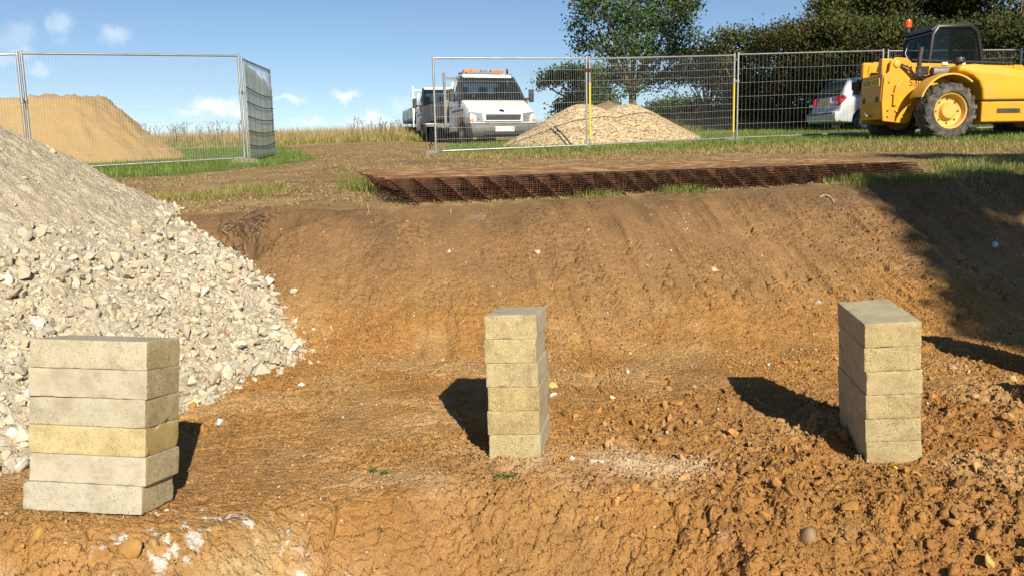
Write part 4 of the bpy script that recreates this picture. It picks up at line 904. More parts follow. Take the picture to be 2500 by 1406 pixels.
def trees():
    r = np.random.default_rng(9)
    t = 34.0; b = Pt(1540, 330, t); b[2] = up_z(b[0], b[1])
    cl = [pc(*a) for a in ((1560, 50, t, 85, 55), (1470, 25, t-1, 62, 42), (1640, 35, t+.8, 62, 48), (1435, 105, t+.5, 42, 30), (1515, 118, t-.8, 62, 42), (1610, 125, t-1, 62, 44), (1660, 95, t+1, 45, 40), (1590, 190, t, 50, 32), (1505, 185, t+1, 42, 28), (1560, -60, t, 110, 60), (1450, -40, t, 60, 50), (1680, 15, t-.6, 42, 22), (1412, 60, t, 26, 26), (1425, 5, t-1, 36, 30), (1545, 215, t-.5, 34, 20), (1640, 190, t+.6, 34, 24), (1560, -170, t, 90, 60), (1690, -55, t, 50, 50))]
    tree('oak_tree', 'tall dark green oak with spreading limbs behind the gravel heap', 'tree', b, cl, 11000, .21, OAK, .17, 1, twig=.20, hollow=.3, trunk_top=Pt(1543, 205, t))
    t = 44.0; b = Pt(1425, 335, t); b[2] = up_z(b[0], b[1])
    cl = [pc(*a) for a in ((1395, 185, t, 55, 24), (1342, 192, t-.5, 30, 16), (1445, 190, t+1, 50, 30), (1430, 235, t, 55, 30), (1385, 262, t-.6, 32, 22), (1475, 240, t+.5, 36, 32), (1372, 288, t, 24, 14), (1420, 290, t-1, 50, 22), (1320, 205, t, 14, 12), (1480, 290, t, 30, 24))]
    tree('oak_tree', 'smaller rounded oak farther off beyond the truck', 'tree', b, cl, 5200, .26, OAK, .2, 2, twig=.24, hollow=.3, trunk_top=Pt(1420, 250, t))
    # low hedge bushes that run from the far field towards the right
    def bush(px, t, top, wpx, pal, n, seed, label, dep=1.4, size=.2, overhang=.5, bottom=312, name='hedge_bush', twig=.22):
        b = Pt(px, 325, t); b[2] = up_z(b[0], b[1]); hz = Pt(px, top, t)[2]-b[2]; w = wpx*t/FPX; rr = np.random.default_rng(seed); cl = []
        for k in range(int(9+hz*1.2)):
            f = rr.random()**.8; sx = rr.uniform(-1, 1)*w*(1-.25*f); yy = rr.uniform(-.3, 1)*dep-overhang*f
            s = rr.uniform(.42, .72)*min(1.5, .5+hz*.14); cl.append((b[0]+sx, b[1]+yy+.4, b[2]+.25+f*(hz-.55), s*1.25, s, s*.8))
        for k in range(6): sx = (k/5*2-1)*w; s = rr.uniform(.35, .6); cl.append((b[0]+sx, b[1]+rr.uniform(-.2, .6), b[2]+hz-s*.75-rr.random()*.25*hz*abs(sx/w), s*1.3, s, s*.75))
        for k in range(5): sx = rr.uniform(-1, 1)*w; cl.append((b[0]+sx, b[1]+.7+rr.uniform(0, .5), b[2]+.4, .8, .5, .6))
        tree(name, label, 'hedge bush' if name == 'hedge_bush' else 'tree', b, cl, n, size, pal, .09, seed, 'hedge bushes along the field edge' if name == 'hedge_bush' else 'trees over the hedge', twig=twig, hollow=.3, per=12)
    for a in ((1590, 46, 262, 44, FRESH, 2600, 21, 'light green hedge bush at the far end beyond the oak trunk', 1.2, .25),
              (1650, 42, 232, 46, FRESH, 3200, 22, 'fresh green hedge bush between the oak and the brown hedge', 1.2, .24),
              (1725, 37, 110, 62, BUSH, 6500, 23, 'reddish brown topped hedge bush right of the oak crown', 1.6, .21),
              (1825, 34, 66, 66, BUSH, 8000, 24, 'tall olive hedge bush above the fence post with the white clip', 1.8, .20),
              (1925, 32, 52, 62, BUSH, 8500, 25, 'olive brown hedge bush left of the silver car', 1.8, .19),
              (2025, 30.5, 38, 62, BUSH, 9000, 26, 'brown leaved hedge bush above the silver car', 1.9, .19),
              (2125, 29.5, 45, 64, BUSH, 9000, 27, 'olive hedge bush behind the tail of the telehandler', 1.9, .18),
              (2240, 29, 48, 66, BUSH[:2]+DARK, 8500, 28, 'dark olive hedge bush behind the telehandler cab', 1.9, .18),
              (2360, 28.5, 50, 70, DARK+BUSH[:1], 8500, 29, 'dark hedge bush seen through the cab window', 1.9, .18),
              (2480, 28, 40, 72, DARK+BUSH[3:], 8500, 30, 'hedge bush with light leaves at the right edge of the picture', 1.9, .18)):
        bush(*a)
    for a in ((2090, 36, -40, 90, DARK+BUSH[:2], 9000, 41, 'tall dark tree rising over the hedge above the silver car', 2.2, .24),
              (2260, 35, -120, 105, DARK, 12000, 42, 'tall dark tree rising over the hedge behind the cab', 2.4, .24),
              (2430, 34, -160, 110, DARK, 13000, 43, 'tall dark tree rising over the hedge at the right edge', 2.4, .24)):
        bush(*a, name='hedge_tree', overhang=.8)
    # the same hedge carries on towards the right of the photographer
    for k, (x, y, h) in enumerate(((18.6, 25.0, 6.5), (20.5, 20.5, 7.0), (21.5, 15.0, 7.5))):
        z = float(up_z(x, y)); rr = np.random.default_rng(60+k); cl = [(x+rr.uniform(-1.8, 1.8), y+rr.uniform(-2, 2), z+rr.uniform(.8, h-.8), 1.3, 1.3, 1.0) for _ in range(16)]
        tree('hedge_tree', ('hedge tree just outside the right edge of the picture', 'hedge tree farther outside the right edge', 'hedge tree to the right of the photographer')[k], 'tree', (x, y, z), cl, 4500, .24, DARK, .15, 60+k, 'trees over the hedge', twig=.28)
    # tree behind the photographer on the right that shades the end of the bank
    def shade_tree(tg, far, label, seed, nn, size=.2, foot=None):
        sdv = np.array(sun_dir); rr = np.random.default_rng(seed); cl = []
        for (p, R_) in tg: c = np.array(p)+sdv*(far+rr.uniform(-.8, .8)); cl.append(tuple(c)+(R_, R_, R_*.8))
        m = np.mean([c[:3] for c in cl], 0) if foot is None else np.array(foot)
        tree('shade_tree', label, 'tree', (m[0], m[1], 0.3), cl, nn, size, OAK, .16, seed, 'trees out of the picture on the right', twig=.14, hollow=.1, trunk_top=np.mean([c[:3] for c in cl], 0)-np.array([0, 0, .6]))
    bank = [(walk(px, py), R_) for px, py, R_ in ((2185, 470, .22), (2255, 485, .34), (2340, 470, .32), (2420, 470, .3), (2300, 545, .36), (2370, 560, .36), (2350, 620, .28), (2420, 640, .42), (2470, 690, .42), (2500, 760, .42), (2530, 640, .4), (2560, 720, .5), (2560, 820, .4), (2440, 430, .25), (2520, 470, .35))]
    shade_tree(bank, 14.5, 'tree behind the camera whose crown shades the right end of the bank', 71, 9000)
    trk = [(walk(px, py), R_) for px, py, R_ in ((2240, 384, .32), (2330, 382, .4), (2420, 384, .4), (2500, 384, .5), (2560, 400, .4))]
    shade_tree(trk, 17.0, 'tree behind the camera shading the track at the far right', 73, 4000)
    hb = []  # added unseen trees: crowns set sunward of the hedge foot to shade it
    for (x, y) in ((5.6, 38), (6.6, 36), (7.6, 34), (8.8, 31.6), (10, 30.2), (11.2, 29.2), (12.4, 28.6), (13.6, 28.2), (15, 28)):
        for z in (2.1, 3.3): hb.append((x+.2*(z-2), y, z))
    for k in range(3):
        sub = hb[k*6:k*6+6]; d = [(q[1]-12.5)/.81 for q in sub]; rr = np.random.default_rng(80+k)
        cl = [tuple(np.array(q)+np.array(sun_dir)*dd)+(1.0, 1.0, .8) for q, dd in zip(sub, d)]
        m = np.mean([c[:3] for c in cl], 0); tree('shade_tree', ('tallest unseen tree added on the right to shade the hedge foot', 'middle unseen tree added on the right to shade the hedge foot', 'lowest unseen tree added on the right to shade the hedge foot')[k], 'tree', (m[0], m[1], .5), cl, 5000, .42, OAK, .3, 80+k, 'trees out of the picture on the right', twig=.3, hollow=.1)
trees()

# ------------------------------------------------------------------ vehicles
M_WHITE = plain('white_vehicle_paint', (.72, .73, .72), .35, 0, .04, 2, dirt=(.50, .45, .36), dscale=3, damt=.25)
M_GREYP = plain('grey_bumper_plastic', (.085, .088, .09), .6, 0, .12, 6, dirt=(.2, .17, .13), dscale=5, damt=.4)
M_BED = plain('grey_dropside', (.17, .175, .18), .5, .2, .1, 4, dirt=(.28, .24, .18), dscale=4, damt=.5)
M_GLASS = glass_mat('vehicle_glass', (.012, .016, .02), alpha=.60)
M_CGLASS = glass_mat('cab_glass', (.015, .02, .022), alpha=.26)
M_DGLASS = glass_mat('dark_vehicle_glass', (.02, .03, .045), .80)
M_SEAT = plain('dark_seat_cloth', (.018, .022, .032), .9)
M_LAMP = plain('clear_lamp', (.30, .32, .34), .1, .5)
M_AMBER = plain('amber_lens', (.75, .20, .015), .2)
M_REDL = plain('red_lens', (.36, .012, .012), .2)
M_CHROME = plain('bright_rim', (.45, .45, .45), .3, .8)
M_PLW = plain('white_plate', (.80, .80, .76), .5)
M_PLY = plain('yellow_plate', (.74, .50, .03), .5, 0, .1, 20)
M_INK = plain('plate_ink', (.012, .012, .014), .5)
M_HYEL = plain('machine_yellow', (.68, .30, .003), .42, 0, .06, 3, dirt=(.34, .20, .055), dscale=5, damt=.6)
M_HOOD = plain('dusty_machine_yellow', (.60, .335, .010), .5, 0, .05, 2, dirt=(.40, .29, .10), dscale=4, damt=.55)
M_FEND = plain('faded_machine_orange', (.66, .36, .05), .55, 0, .06, 3, dirt=(.45, .34, .16), dscale=5, damt=.4)
M_RIM = plain('yellow_rim', (.62, .36, .07), .6, 0, .1, 5, dirt=(.42, .32, .18), dscale=6, damt=.5)
M_CAB = plain('black_cab_frame', (.014, .014, .015), .4)
M_IRON = plain('dark_iron', (.05, .045, .04), .7, .3, .3, 8, dirt=(.2, .14, .09), dscale=6, damt=.5)
M_GREYM = plain('muffler_grey', (.20, .185, .16), .6, .3, .2, 8)
def RX(a): return Matrix.Rotation(RAD(a), 4, 'X')
def RY(a): return Matrix.Rotation(RAD(a), 4, 'Y')
def RZ(a): return Matrix.Rotation(RAD(a), 4, 'Z')
def TR(*a): return Matrix.Translation(Vector(a))
def pane(name, poly, mat, parent, th=.006):                  # a flat sheet with thickness along its own normal
    P = [Vector(q) for q in poly]; n = (P[1]-P[0]).cross(P[2]-P[0]).normalized()
    return MB().extr(P, n*th).build(name, mat, parent)
def wheel(parent, c, ax, r, w, rim_r, rimmat, name='wheel', lug=0):
    """c: wheel centre, ax: unit vector towards the outside"""
    root = bpy.data.objects.new(name, None); COL.objects.link(root); root.parent = parent; root.location = c; ax = Vector(ax)
    mb = MB(); h = w/2; prof = [(rim_r, -h*.86), (rim_r*1.06, -h), (r*.80, -h), (r*.94, -h*.92), (r, -h*.66), (r, h*.66), (r*.94, h*.92), (r*.80, h), (rim_r*1.06, h), (rim_r, h*.86)]
    if lug: prof = [(a if a < r*.93 else a*.955, b) for a, b in prof]
    mb.lathe(prof, (0, 0, 0), ax, 40, True)
    if lug:
        e1 = Vector((0, 0, 1)); e2 = ax.cross(e1)
        for sd_ in (-1, 1):
            for k in range(lug):
                a = 2*math.pi*(k+(.25 if sd_ > 0 else -.25))/lug; V = []
                for (aa, hh, rr) in ((0, .04, 1), (.09, .04, 1), (.34, .98, .955), (.22, .98, .955), (.30, 1.02, .86), (.2, 1.02, .86)):
                    ang = a+aa*1.15
                    for q in (rr, rr*.93): V.append((e1*math.cos(ang)+e2*math.sin(ang))*r*q+ax*(sd_*hh*h))
                mb.add(V, [(0, 2, 4, 6), (1, 7, 5, 3), (0, 1, 3, 2), (2, 3, 5, 4), (4, 5, 7, 6), (0, 6, 7, 1), (6, 4, 8, 10), (4, 5, 9, 8), (6, 10, 11, 7), (8, 9, 11, 10), (7, 11, 9, 5)])
    mb.build('tyre', M_RUBBER, root, smooth=True)
    q = rim_r
    rm = MB().lathe([(q*1.04, h*.80), (q, h*.9), (q*.93, h*.82), (q*.86, h*.35), (q*.62, h*.22), (q*.50, h*.30), (q*.44, h*.62), (q*.40, h*.68), (0, h*.68)], (0, 0, 0), ax, 32)
    rm.lathe([(q*.93, -h*.8), (q*.8, -h*.3), (0, -h*.3)], (0, 0, 0), ax, 20); rm.build('rim', rimmat, root, smooth=True)
    e1 = Vector((0, 0, 1)); e2 = ax.cross(e1); nb = MB()
    for k in range(8): a = k*math.pi/4; p = (e1*math.cos(a)+e2*math.sin(a))*q*.68+ax*h*.22; nb.tube([p, p+ax*h*.14], q*.05, 6)
    nb.build('wheel_nuts', M_IRON, root); return root
def plate(parent, M, w, h, body, mat, size):
    p = MB().box((0, 0, 0), (w, h, .008)).build('number_plate', mat, parent); p.matrix_local = M
    text('plate_lettering', body, size, M_INK, p, TR(0, -.002, .005), .001); return p

def tipper(label, loc, rz, lightbar=True, reg='FN51 OTK'):
    T = thing('tipper_truck', label, 'tipper truck', loc, RAD(rz), 'white tipper trucks parked in the field')
    arch = [(.46, .42), (.44, .56), (.32, .73), (.17, .80), (0, .82), (-.17, .80), (-.32, .73), (-.44, .56), (-.46, .42)]
    out = [(-.84, .38, .93), (-.91, .54, .95), (-.92, .70, .95), (-.86, .87, .93), (-.72, .97, .93), (-.10, 1.27, .93), (1.18, 1.27, .965), (1.18, .42, .975)]+[(a, z, .965) for a, z in arch]
    MB().shell(out, 1).build('cab_body', M_WHITE, T, bevel=.035, smooth=True)
    MB().shell([(-.44, .84, .72), (-.44, .45, .72), (.44, .45, .72), (.44, .84, .72)], 1).build('wheel_housing', M_DARK, T)
    MB().shell([(-.93, .20, .88), (-1.02, .32, .93), (-1.02, .50, .95), (-.98, .59, .965), (-.56, .60, .985), (-.52, .32, .985), (-.70, .22, .95)], 1).build('bumper', M_GREYP, T, bevel=.03, smooth=True)
    mb = MB(); mb.box((0, -1.022, .32), (1.15, .02, .10)); mb.build('lower_intake', M_DARK, T)
    g = MB().box((0, -.925, .74), (.98, .05, .15)).build('grille', M_DARK, T, bevel=.01); g.rotation_euler = (0, 0, 0)
    mb = MB()
    for k in range(5): mb.box((0, -.957, 0.685+k*.028), (.94, .02, .009))
    mb.build('grille_slats', M_GREYP, g)
    fr = MB(); fr.box((0, -.935, .835), (1.06, .05, .035)); fr.box((0, -.94, .645), (1.06, .05, .03)); fr.box((-.53, -.935, .74), (.05, .05, .21)); fr.box((.53, -.935, .74), (.05, .05, .21)); fr.build('grille_surround', M_WHITE, T, bevel=.008)
    for s in (-1, 1):
        hl = MB().extr([(s*.57, -.945, .625), (s*.93, -.915, .625), (s*.965, -.83, .82), (s*.92, -.86, .89), (s*.58, -.90, .86)], (0, .06, 0)).build('headlight', M_LAMP, T, bevel=.01)
        MB().extr([(s*.85, -.955, .635), (s*.945, -.925, .64), (s*.965, -.86, .79), (s*.87, -.90, .78)], (0, .03, 0)).build('indicator', M_AMBER, hl)
        MB().lathe([(0, 0), (.055, .0), (.062, -.02)], (s*.72, -.95, .74), (0, -1, 0), 14).build('lamp_bowl', M_CHROME, hl, smooth=True)
    # roof, pillars, glass
    MB().shell([(.40, 1.95, .74), (.50, 2.04, .72), (1.12, 2.06, .72), (1.20, 1.98, .74), (1.18, 1.90, .75), (.46, 1.90, .75)], 1).build('roof', M_WHITE, T, bevel=.04, smooth=True)
    MB().extr([(-.86, -.14, 1.262), (.86, -.14, 1.262), (.86, -.02, 1.30), (-.86, -.02, 1.30)], (0, 0, .01)).build('scuttle', M_DARK, T)
    for s in (-1, 1):
        MB().tube([(s*.905, -.13, 1.24), (s*.86, .16, 1.60), (s*.765, .44, 1.94)], [.05, .045, .045], 8).build('windscreen_pillar', M_DARK if s else M_WHITE, T, smooth=True)
        MB().extr([(s*.955, .86, 1.25), (s*.96, 1.18, 1.25), (s*.765, 1.18, 1.95), (s*.765, .90, 1.95)], (-s*.05, 0, 0)).build('rear_pillar', M_WHITE, T)
        pane('side_window', [(s*.935, .0, 1.27), (s*.935, .87, 1.27), (s*.765, .90, 1.92), (s*.78, .45, 1.92)], M_GLASS, T)
        dr = MB().extr([(s*.966, -.30, 1.245), (s*.970, .98, 1.255), (s*.978, 1.0, .62), (s*.975, .56, .52), (s*.97, .5, .7), (s*.968, .30, .86), (s*.966, -.2, .92)], (s*.008, 0, 0)).build('door', M_WHITE, T)
        MB().box((s*.985, .82, 1.10), (.03, .14, .035)).build('handle', M_DARK, dr)
        MB().box((s*.983, .2, .98), (.02, 1.1, .05)).build('rubbing_strip', M_DARK, dr)
        m = MB().box((s*1.18, .02, 1.40), (.15, .10, .36)).build('mirror', M_DARK, T, bevel=.03)
        MB().tube([(s*.94, .02, 1.30), (s*1.08, .02, 1.31), (s*1.16, .02, 1.33)], .03, 6).build('mirror_arm', M_DARK, m)
        MB().extr([(s*.97, -.16, 1.26), (s*.972, .10, 1.27), (s*.972, .08, 1.05), (s*.97, -.10, 1.10)], (s*.012, 0, 0)).build('mirror_base', M_DARK, T)
    pane('windscreen', [(-.86, -.10, 1.28), (.86, -.10, 1.28), (.75, .43, 1.93), (-.75, .43, 1.93)], M_GLASS, T)
    rw = MB(); rw.box((0, 1.17, 1.36), (1.86, .03, .16)); rw.box((0, 1.17, 1.90), (1.5, .03, .1)); rw.box((-.72, 1.17, 1.62), (.3, .03, .5)); rw.box((.72, 1.17, 1.62), (.3, .03, .5)); rw.build('rear_wall', M_WHITE, T)
    for k, s in enumerate((-.55, .02, .50)):
        st = MB().box((s, .92, 1.22), (.46, .14, .60), RX(-8)).build('seat', M_SEAT, T, bevel=.05); MB().box((s, .95, 1.62), (.26, .10, .20), RX(-8)).build('headrest', M_SEAT, st, bevel=.04)
    MB().extr([(-.84, -.08, 1.22), (-.84, .30, 1.22), (-.84, .26, 1.33), (-.84, .0, 1.29)], (1.68, 0, 0)).build('dashboard', M_SEAT, T)
    MB().lathe([(.19, -.012), (.205, 0), (.19, .012), (.178, 0)], (-.45, .34, 1.32), (0, .8, .6), 18, True).build('steering_wheel', M_DARK, T)
    pp = MB(); pp.box((-.38, .06, 1.335), (.30, .12, .012)); pp.build('papers', M_PLW, T)
    for s in (-.55, .12): MB().tube([(s, -.15, 1.285), (s+.30, -.10, 1.32), (s+.55, -.085, 1.34)], .012, 5).build('wiper', M_DARK, T)
    MB().lathe([(.0, .012), (.045, .010), (.06, 0)], (0, -.80, .925), (0, -.75, .66), 18).build('badge', plain('blue_badge', (.01, .02, .08), .3), T).scale = (1.35, 1, 1)
    plate(T, TR(0, -1.035, .42) @ RX(90), .54, .125, reg, M_PLW, .118)
    if lightbar:
        lb = MB().box((0, .78, 2.10), (1.06, .20, .05)).build('light_bar', M_LAMP, T, bevel=.01)
        for s in (-1, 1):
            for q in (0, 1): MB().box((s*(.22+.21*q+.105-.02), .78, 2.155), (.20, .20, .085)).build('amber_lens', M_AMBER, lb, bevel=.02)
        MB().box((0, .78, 2.15), (.19, .18, .075)).build('clear_lens', M_LAMP, lb, bevel=.02)
        MB().tube([(.70, .72, 2.05), (.70, .72, 2.22)], .035, 8).build('roof_knob', M_DARK, T); MB().box((-.72, .66, 2.07), (.12, .1, .05)).build('roof_lamp', M_DARK, T)
    # chassis, bed and headboard
    for s in (-1, 1): MB().box((s*.4, 2.4, .60), (.09, 3.9, .16)).build('chassis_rail', M_DARK, T)
    MB().box((0, 2.90, .90), (2.06, 3.0, .10)).build('bed_floor', M_BED, T)
    for s in (-1, 1):
        d = MB().box((s*1.02, 2.90, 1.16), (.04, 2.98, .42)).build('dropside', M_BED if lightbar else M_WHITE, T, bevel=.008); mb = MB()
        for k in range(3): mb.box((s*1.043, 2.9, 1.02+.135*k), (.016, 2.94, .02))
        for k in (-1.2, 0, 1.2): mb.box((s*1.047, 2.9+k, 1.14), (.02, .06, .36))
        mb.build('ribs', M_BED if lightbar else M_WHITE, d)
    MB().box((0, 4.40, 1.16), (2.06, .04, .42)).build('tailboard', M_WHITE, T, bevel=.008)
    MB().box((0, 1.42, 1.16), (2.06, .05, .42)).build('front_board', M_BED, T, bevel=.008)
    hb = MB()
    for s in (-1, 1): hb.box((s*1.03, 1.36, 1.37), (.07, .07, 1.56))
    hb.box((0, 1.36, 2.0), (2.0, .05, .06)); hb.build('headboard_frame', M_BED if lightbar else M_WHITE, T)
    w = MB()
    for k in range(-9, 10): w.tube([(k*.1, 1.40, 1.38), (k*.1, 1.40, 1.99)], .004, 3, False)
    for k in range(6): w.tube([(-1, 1.40, 1.42+k*.1), (1, 1.40, 1.42+k*.1)], .004, 3, False)
    w.build('headboard_mesh', M_WIRE, T)
    for s in (-1, 1):
        wheel(T, (s*.84, 0, .335), (s, 0, 0), .335, .22, .20, M_CHROME); wheel(T, (s*.84, 3.2, .335), (s, 0, 0), .335, .38, .20, M_GREYP)
        MB().box((s*.86, 3.75, .45), (.40, .02, .5)).build('mudflap', M_DARK, T)
    return T
q = Pt(1205, 362, 25.2); tipper('nearer white tipper truck with amber light bar facing the fence', (q[0], q[1], float(up_z(q[0], q[1]))-.08), 19).scale = (1.05, 1.05, 1.04)
q = Pt(1092, 350, 31.8); tipper('white tipper truck half hidden behind the one with the light bar', (q[0], q[1], float(up_z(q[0], q[1]))-.05), 15, False, '')

def telehandler():
    psi = 6.0; c, s = math.cos(RAD(psi)), math.sin(RAD(psi)); q = Pt(2303, 345, 16.8); off = Vector((.92*s, -.92*c, 0))
    gz0 = float(up_z(q[0], q[1])); T = thing('telehandler', 'yellow telehandler with a black cab and long boom beside the fence', 'telehandler', (q[0]-off.x, q[1]-off.y, gz0-.02), RAD(psi))
    R0 = .57
    for y in (-.92, .92):
        for x in (0, 2.95): wheel(T, (x, y, R0), (0, 1 if y > 0 else -1, 0), R0, .42, .345, M_RIM, lug=17)
    MB().box((1.3, 0, .70), (4.4, .74, .42)).build('chassis', M_IRON, T, bevel=.02)
    for x in (0, 2.95): MB().tube([(x, -.8, R0), (x, .8, R0)], .12, 10).build('axle', M_IRON, T)
    # tail: two side plates with the boom pivot, back panel between them
    sp = [(-1.16, .42), (-.62, .36), (-.50, .40), (-.44, .56), (-.30, .78), (-.02, .98), (.45, 1.06), (.45, 1.30), (-.28, 1.33), (-.42, 1.40), (-.50, 1.56), (-.62, 1.66), (-.90, 1.68), (-1.02, 1.60), (-1.05, 1.40), (-1.17, 1.28), (-1.20, .8)]
    sp = [(a*.88, z) for a, z in sp]
    for y in (-.44, .38):
        p = MB().extr([(a, y, z) for a, z in sp], (0, .06, 0)).build('tail_side_plate', M_HYEL, T, bevel=.012)
        if y < 0:
            for (a, z, r_) in ((-.77, 1.55, .075), (-.75, .62, .03), (-.84, .95, .025)): MB().lathe([(0, .03), (r_*.8, .03), (r_, .02), (r_, 0)], (a, y, z), (0, -1, 0), 16).build('pivot_boss', M_FEND, p, smooth=True)
            MB().extr([(-.80, y-.004, 1.12), (-.68, y-.004, 1.24), (-.64, y-.004, 1.20), (-.74, y-.004, .95), (-.76, y-.004, .72), (-.84, y-.004, .72), (-.83, y-.004, .98)], (0, -.05, 0)).build('stiffener', M_HYEL, p, bevel=.01)
            text('model_number', '530', .19, M_INK, p, TR(-.36, y-.003, 1.17) @ RX(90), .002)
    bp = MB().extr([(-1.03, -.40, .46), (-1.07, -.40, .85), (-1.04, -.40, 1.34), (-.93, -.40, 1.38), (-.93, -.40, .46)], (0, .80, 0)).build('tail_panel', M_HYEL, T, bevel=.015)
    for y in (-.26, .24): MB().lathe([(0, 0), (.06, 0), (.065, -.012)], (-1.073, y, .86), (-1, 0, 0), 16).build('panel_hole', M_DARK, bp).scale = (1, 1, 1)
    MB().tube([(-1.04, -.02, .55), (-1.16, -.02, .54), (-1.19, -.02, .60)], .028, 8).build('tow_pin', M_CHROME, T)
    pl = MB().box((0, 0, 0), (.62, .16, .01)).build('number_plate', M_PLY, T); pl.matrix_local = TR(-1.066, -.02, 1.20) @ Matrix(((0, 0, -1, 0), (-1, 0, 0, 0), (0, 1, 0, 0), (0, 0, 0, 1)))
    text('plate_lettering', 'R205 YKD', .135, M_INK, pl, TR(0, 0, .006), .001)
    MB().box((-.90, -.25, 1.50), (.25, .16, .34)).build('tail_ear', M_HYEL, T, bevel=.03); MB().box((-.90, .46, 1.50), (.25, .10, .34)).build('tail_ear', M_HYEL, T, bevel=.03)
    # boom
    bm_ = MB().extr([(-.88, -.17, 1.46), (-.83, -.17, 1.60), (-.4, -.17, 1.60), (1.2, -.17, 1.55), (2.4, -.17, 1.50), (4.6, -.17, 1.36), (4.6, -.17, 1.02), (2.4, -.17, 1.14), (.9, -.17, 1.22), (-.3, -.17, 1.26)], (0, .34, 0)).build('boom', M_HYEL, T, bevel=.015)
    MB().extr([(1.95, -.185, 1.535), (2.15, -.185, 1.53), (2.15, -.185, 1.12), (1.95, -.185, 1.15)], (0, .37, 0)).build('boom_collar', M_HYEL, bm_, bevel=.01)
    MB().box((4.75, 0, .95), (.25, .5, .8)).build('boom_head', M_HYEL, bm_, bevel=.03)
    MB().tube([(.2, -.21, 1.12), (2.3, -.21, 1.10)], .05, 10).build('lift_ram', M_CHROME, T, smooth=True)
    # engine side: bonnet, sill box
    hs = [(.18, 1.33), (.22, 1.46), (.55, 1.48), (1.10, 1.43), (1.80, 1.31), (2.45, 1.14), (2.72, .98), (2.74, .76), (.74, .76), (.72, .98), (.64, 1.14), (.50, 1.25), (.34, 1.31)]
    hd = MB().extr([(a, -1.0, z) for a, z in hs], (0, .74, 0)).build('engine_bonnet', M_HOOD, T, bevel=.06, seg=4, smooth=True, ang=50)
    MB().box((1.75, -1.003, .88), (.05, .02, .26)).build('bonnet_latch', M_IRON, hd)
    MB().box((1.74, -.63, .545), (2.02, .72, .40)).build('sill_box', M_HYEL, T, bevel=.025)
    # mudguards
    for y in (-.92, .92):
        V = []; n = 14
        for i in range(n+1):
            a = RAD(158-(158-52)*i/n); r_ = .685+.02*math.sin(i/n*3.14)
            for (rr, yy) in ((r_, -.21), (r_+.02, 0), (r_, .21), (r_-.03, .21), (r_-.012, 0), (r_-.03, -.21)): V.append((math.cos(a)*rr, y+yy, R0+.02+math.sin(a)*rr))
        Fc = [(i*6+j, i*6+(j+1) % 6, (i+1)*6+(j+1) % 6, (i+1)*6+j) for i in range(n) for j in range(6)]+[tuple(range(6)), tuple(range(n*6, n*6+6))[::-1]]
        MB().add(V, Fc).build('mudguard', M_FEND if y < 0 else M_DARK, T, smooth=True)
    # exhaust side fittings
    MB().lathe([(0, -.19), (.085, -.19), (.10, -.16), (.10, .16), (.085, .19), (0, .19)], (.08, -.58, 1.37), (1, 0, 0), 18).build('silencer', M_GREYM, T, smooth=True)
    MB().tube([(-.33, -.50, 1.28), (-.33, -.50, 1.60), (-.30, -.50, 1.86)], .045, 10).build('exhaust_pipe', M_IRON, T, smooth=True)
    MB().tube([(.27, -.58, 1.37), (.36, -.6, 1.32), (.40, -.62, 1.22)], .04, 8).build('exhaust_elbow', M_RUST, T, smooth=True)
    ai = MB().tube([(.50, -.52, 1.56), (.50, -.54, 1.36), (.56, -.62, 1.29), (.72, -.66, 1.29), (.80, -.66, 1.36)], .062, 10).build('air_intake', M_DARK, T, smooth=True)
    MB().lathe([(0, .06), (.11, .05), (.125, 0), (.12, -.05), (.06, -.08)], (.50, -.52, 1.60), (0, 0, 1), 16).build('pre_cleaner', M_DARK, ai, smooth=True)
    MB().box((-.30, -.47, 1.40), (.36, .06, .20)).build('cooler_surround', M_HYEL, T, bevel=.01)
    g = MB().box((-.27, -.51, 1.41), (.26, .04, .15)).build('cooler_grille', M_DARK, T); mb = MB()
    for k in range(9): mb.box((-.385+k*.029, -.533, 1.41), (.009, .02, .14), RY(12))
    mb.build('grille_slats', M_IRON, g)
    MB().box((.80, -.16, 1.60), (.13, .08, .12)).build('work_lamp', M_PLW, T, bevel=.01); MB().box((.42, -.16, 1.57), (.12, .08, .06)).build('work_lamp', M_PLW, T, bevel=.01)
    MB().lathe([(0, .02), (.09, .01), (.10, -.02), (0, -.03)], (-.86, .66, 1.02), (-1, -.25, 0), 16).build('tail_dark_disc', M_DARK, T)  # plain dark disc beside the tail panel, part not identified
    MB().box((-.72, 1.0, 1.24), (.32, .3, .17)).build('rust_brown_box', M_RUST, T, bevel=.01)  # unidentified rust-brown box, put on the far side of the machine
    for k, (z, dy) in enumerate(((1.30, -.50), (1.26, -.49))):
        MB().tube([(-.70, -.46, 1.54-.04*k), (-.55, dy-.02, 1.46-.05*k), (-.42, dy-.02, z+.02), (-.2, dy, z-.01), (.20, -.47, 1.30)], .016, 6).build('hydraulic_hose', M_DARK, T, smooth=True)
    MB().tube([(-.80, -.20, 1.62), (-.5, -.20, 1.66), (.2, -.20, 1.63), (1.9, -.20, 1.57)], .018, 6).build('hydraulic_hose', M_DARK, T, smooth=True)
    for (a, z) in ((-.93, .62), (-.93, .50), (-.62, .46), (-.50, .62), (-.93, 1.18), (-.55, 1.50), (.20, 1.13), (.30, 1.25)): MB().lathe([(0, .014), (.018, .012), (.022, 0)], (a, -.44, z), (0, -1, 0), 8).build('bolt', M_IRON, T)
    MB().box((1.72, -1.012, .775), (1.92, .012, .016)).build('panel_gap', M_DARK, T); MB().box((1.3, -.992, .56), (.5, .012, .09)).build('step', M_IRON, T)
    # cab
    cy0, cy1 = .20, 1.18
    side = [(.27, 1.15), (.31, 1.60), (.37, 2.20), (.48, 2.36), (1.18, 2.38), (1.35, 2.26), (1.46, 1.85), (1.56, 1.15)]
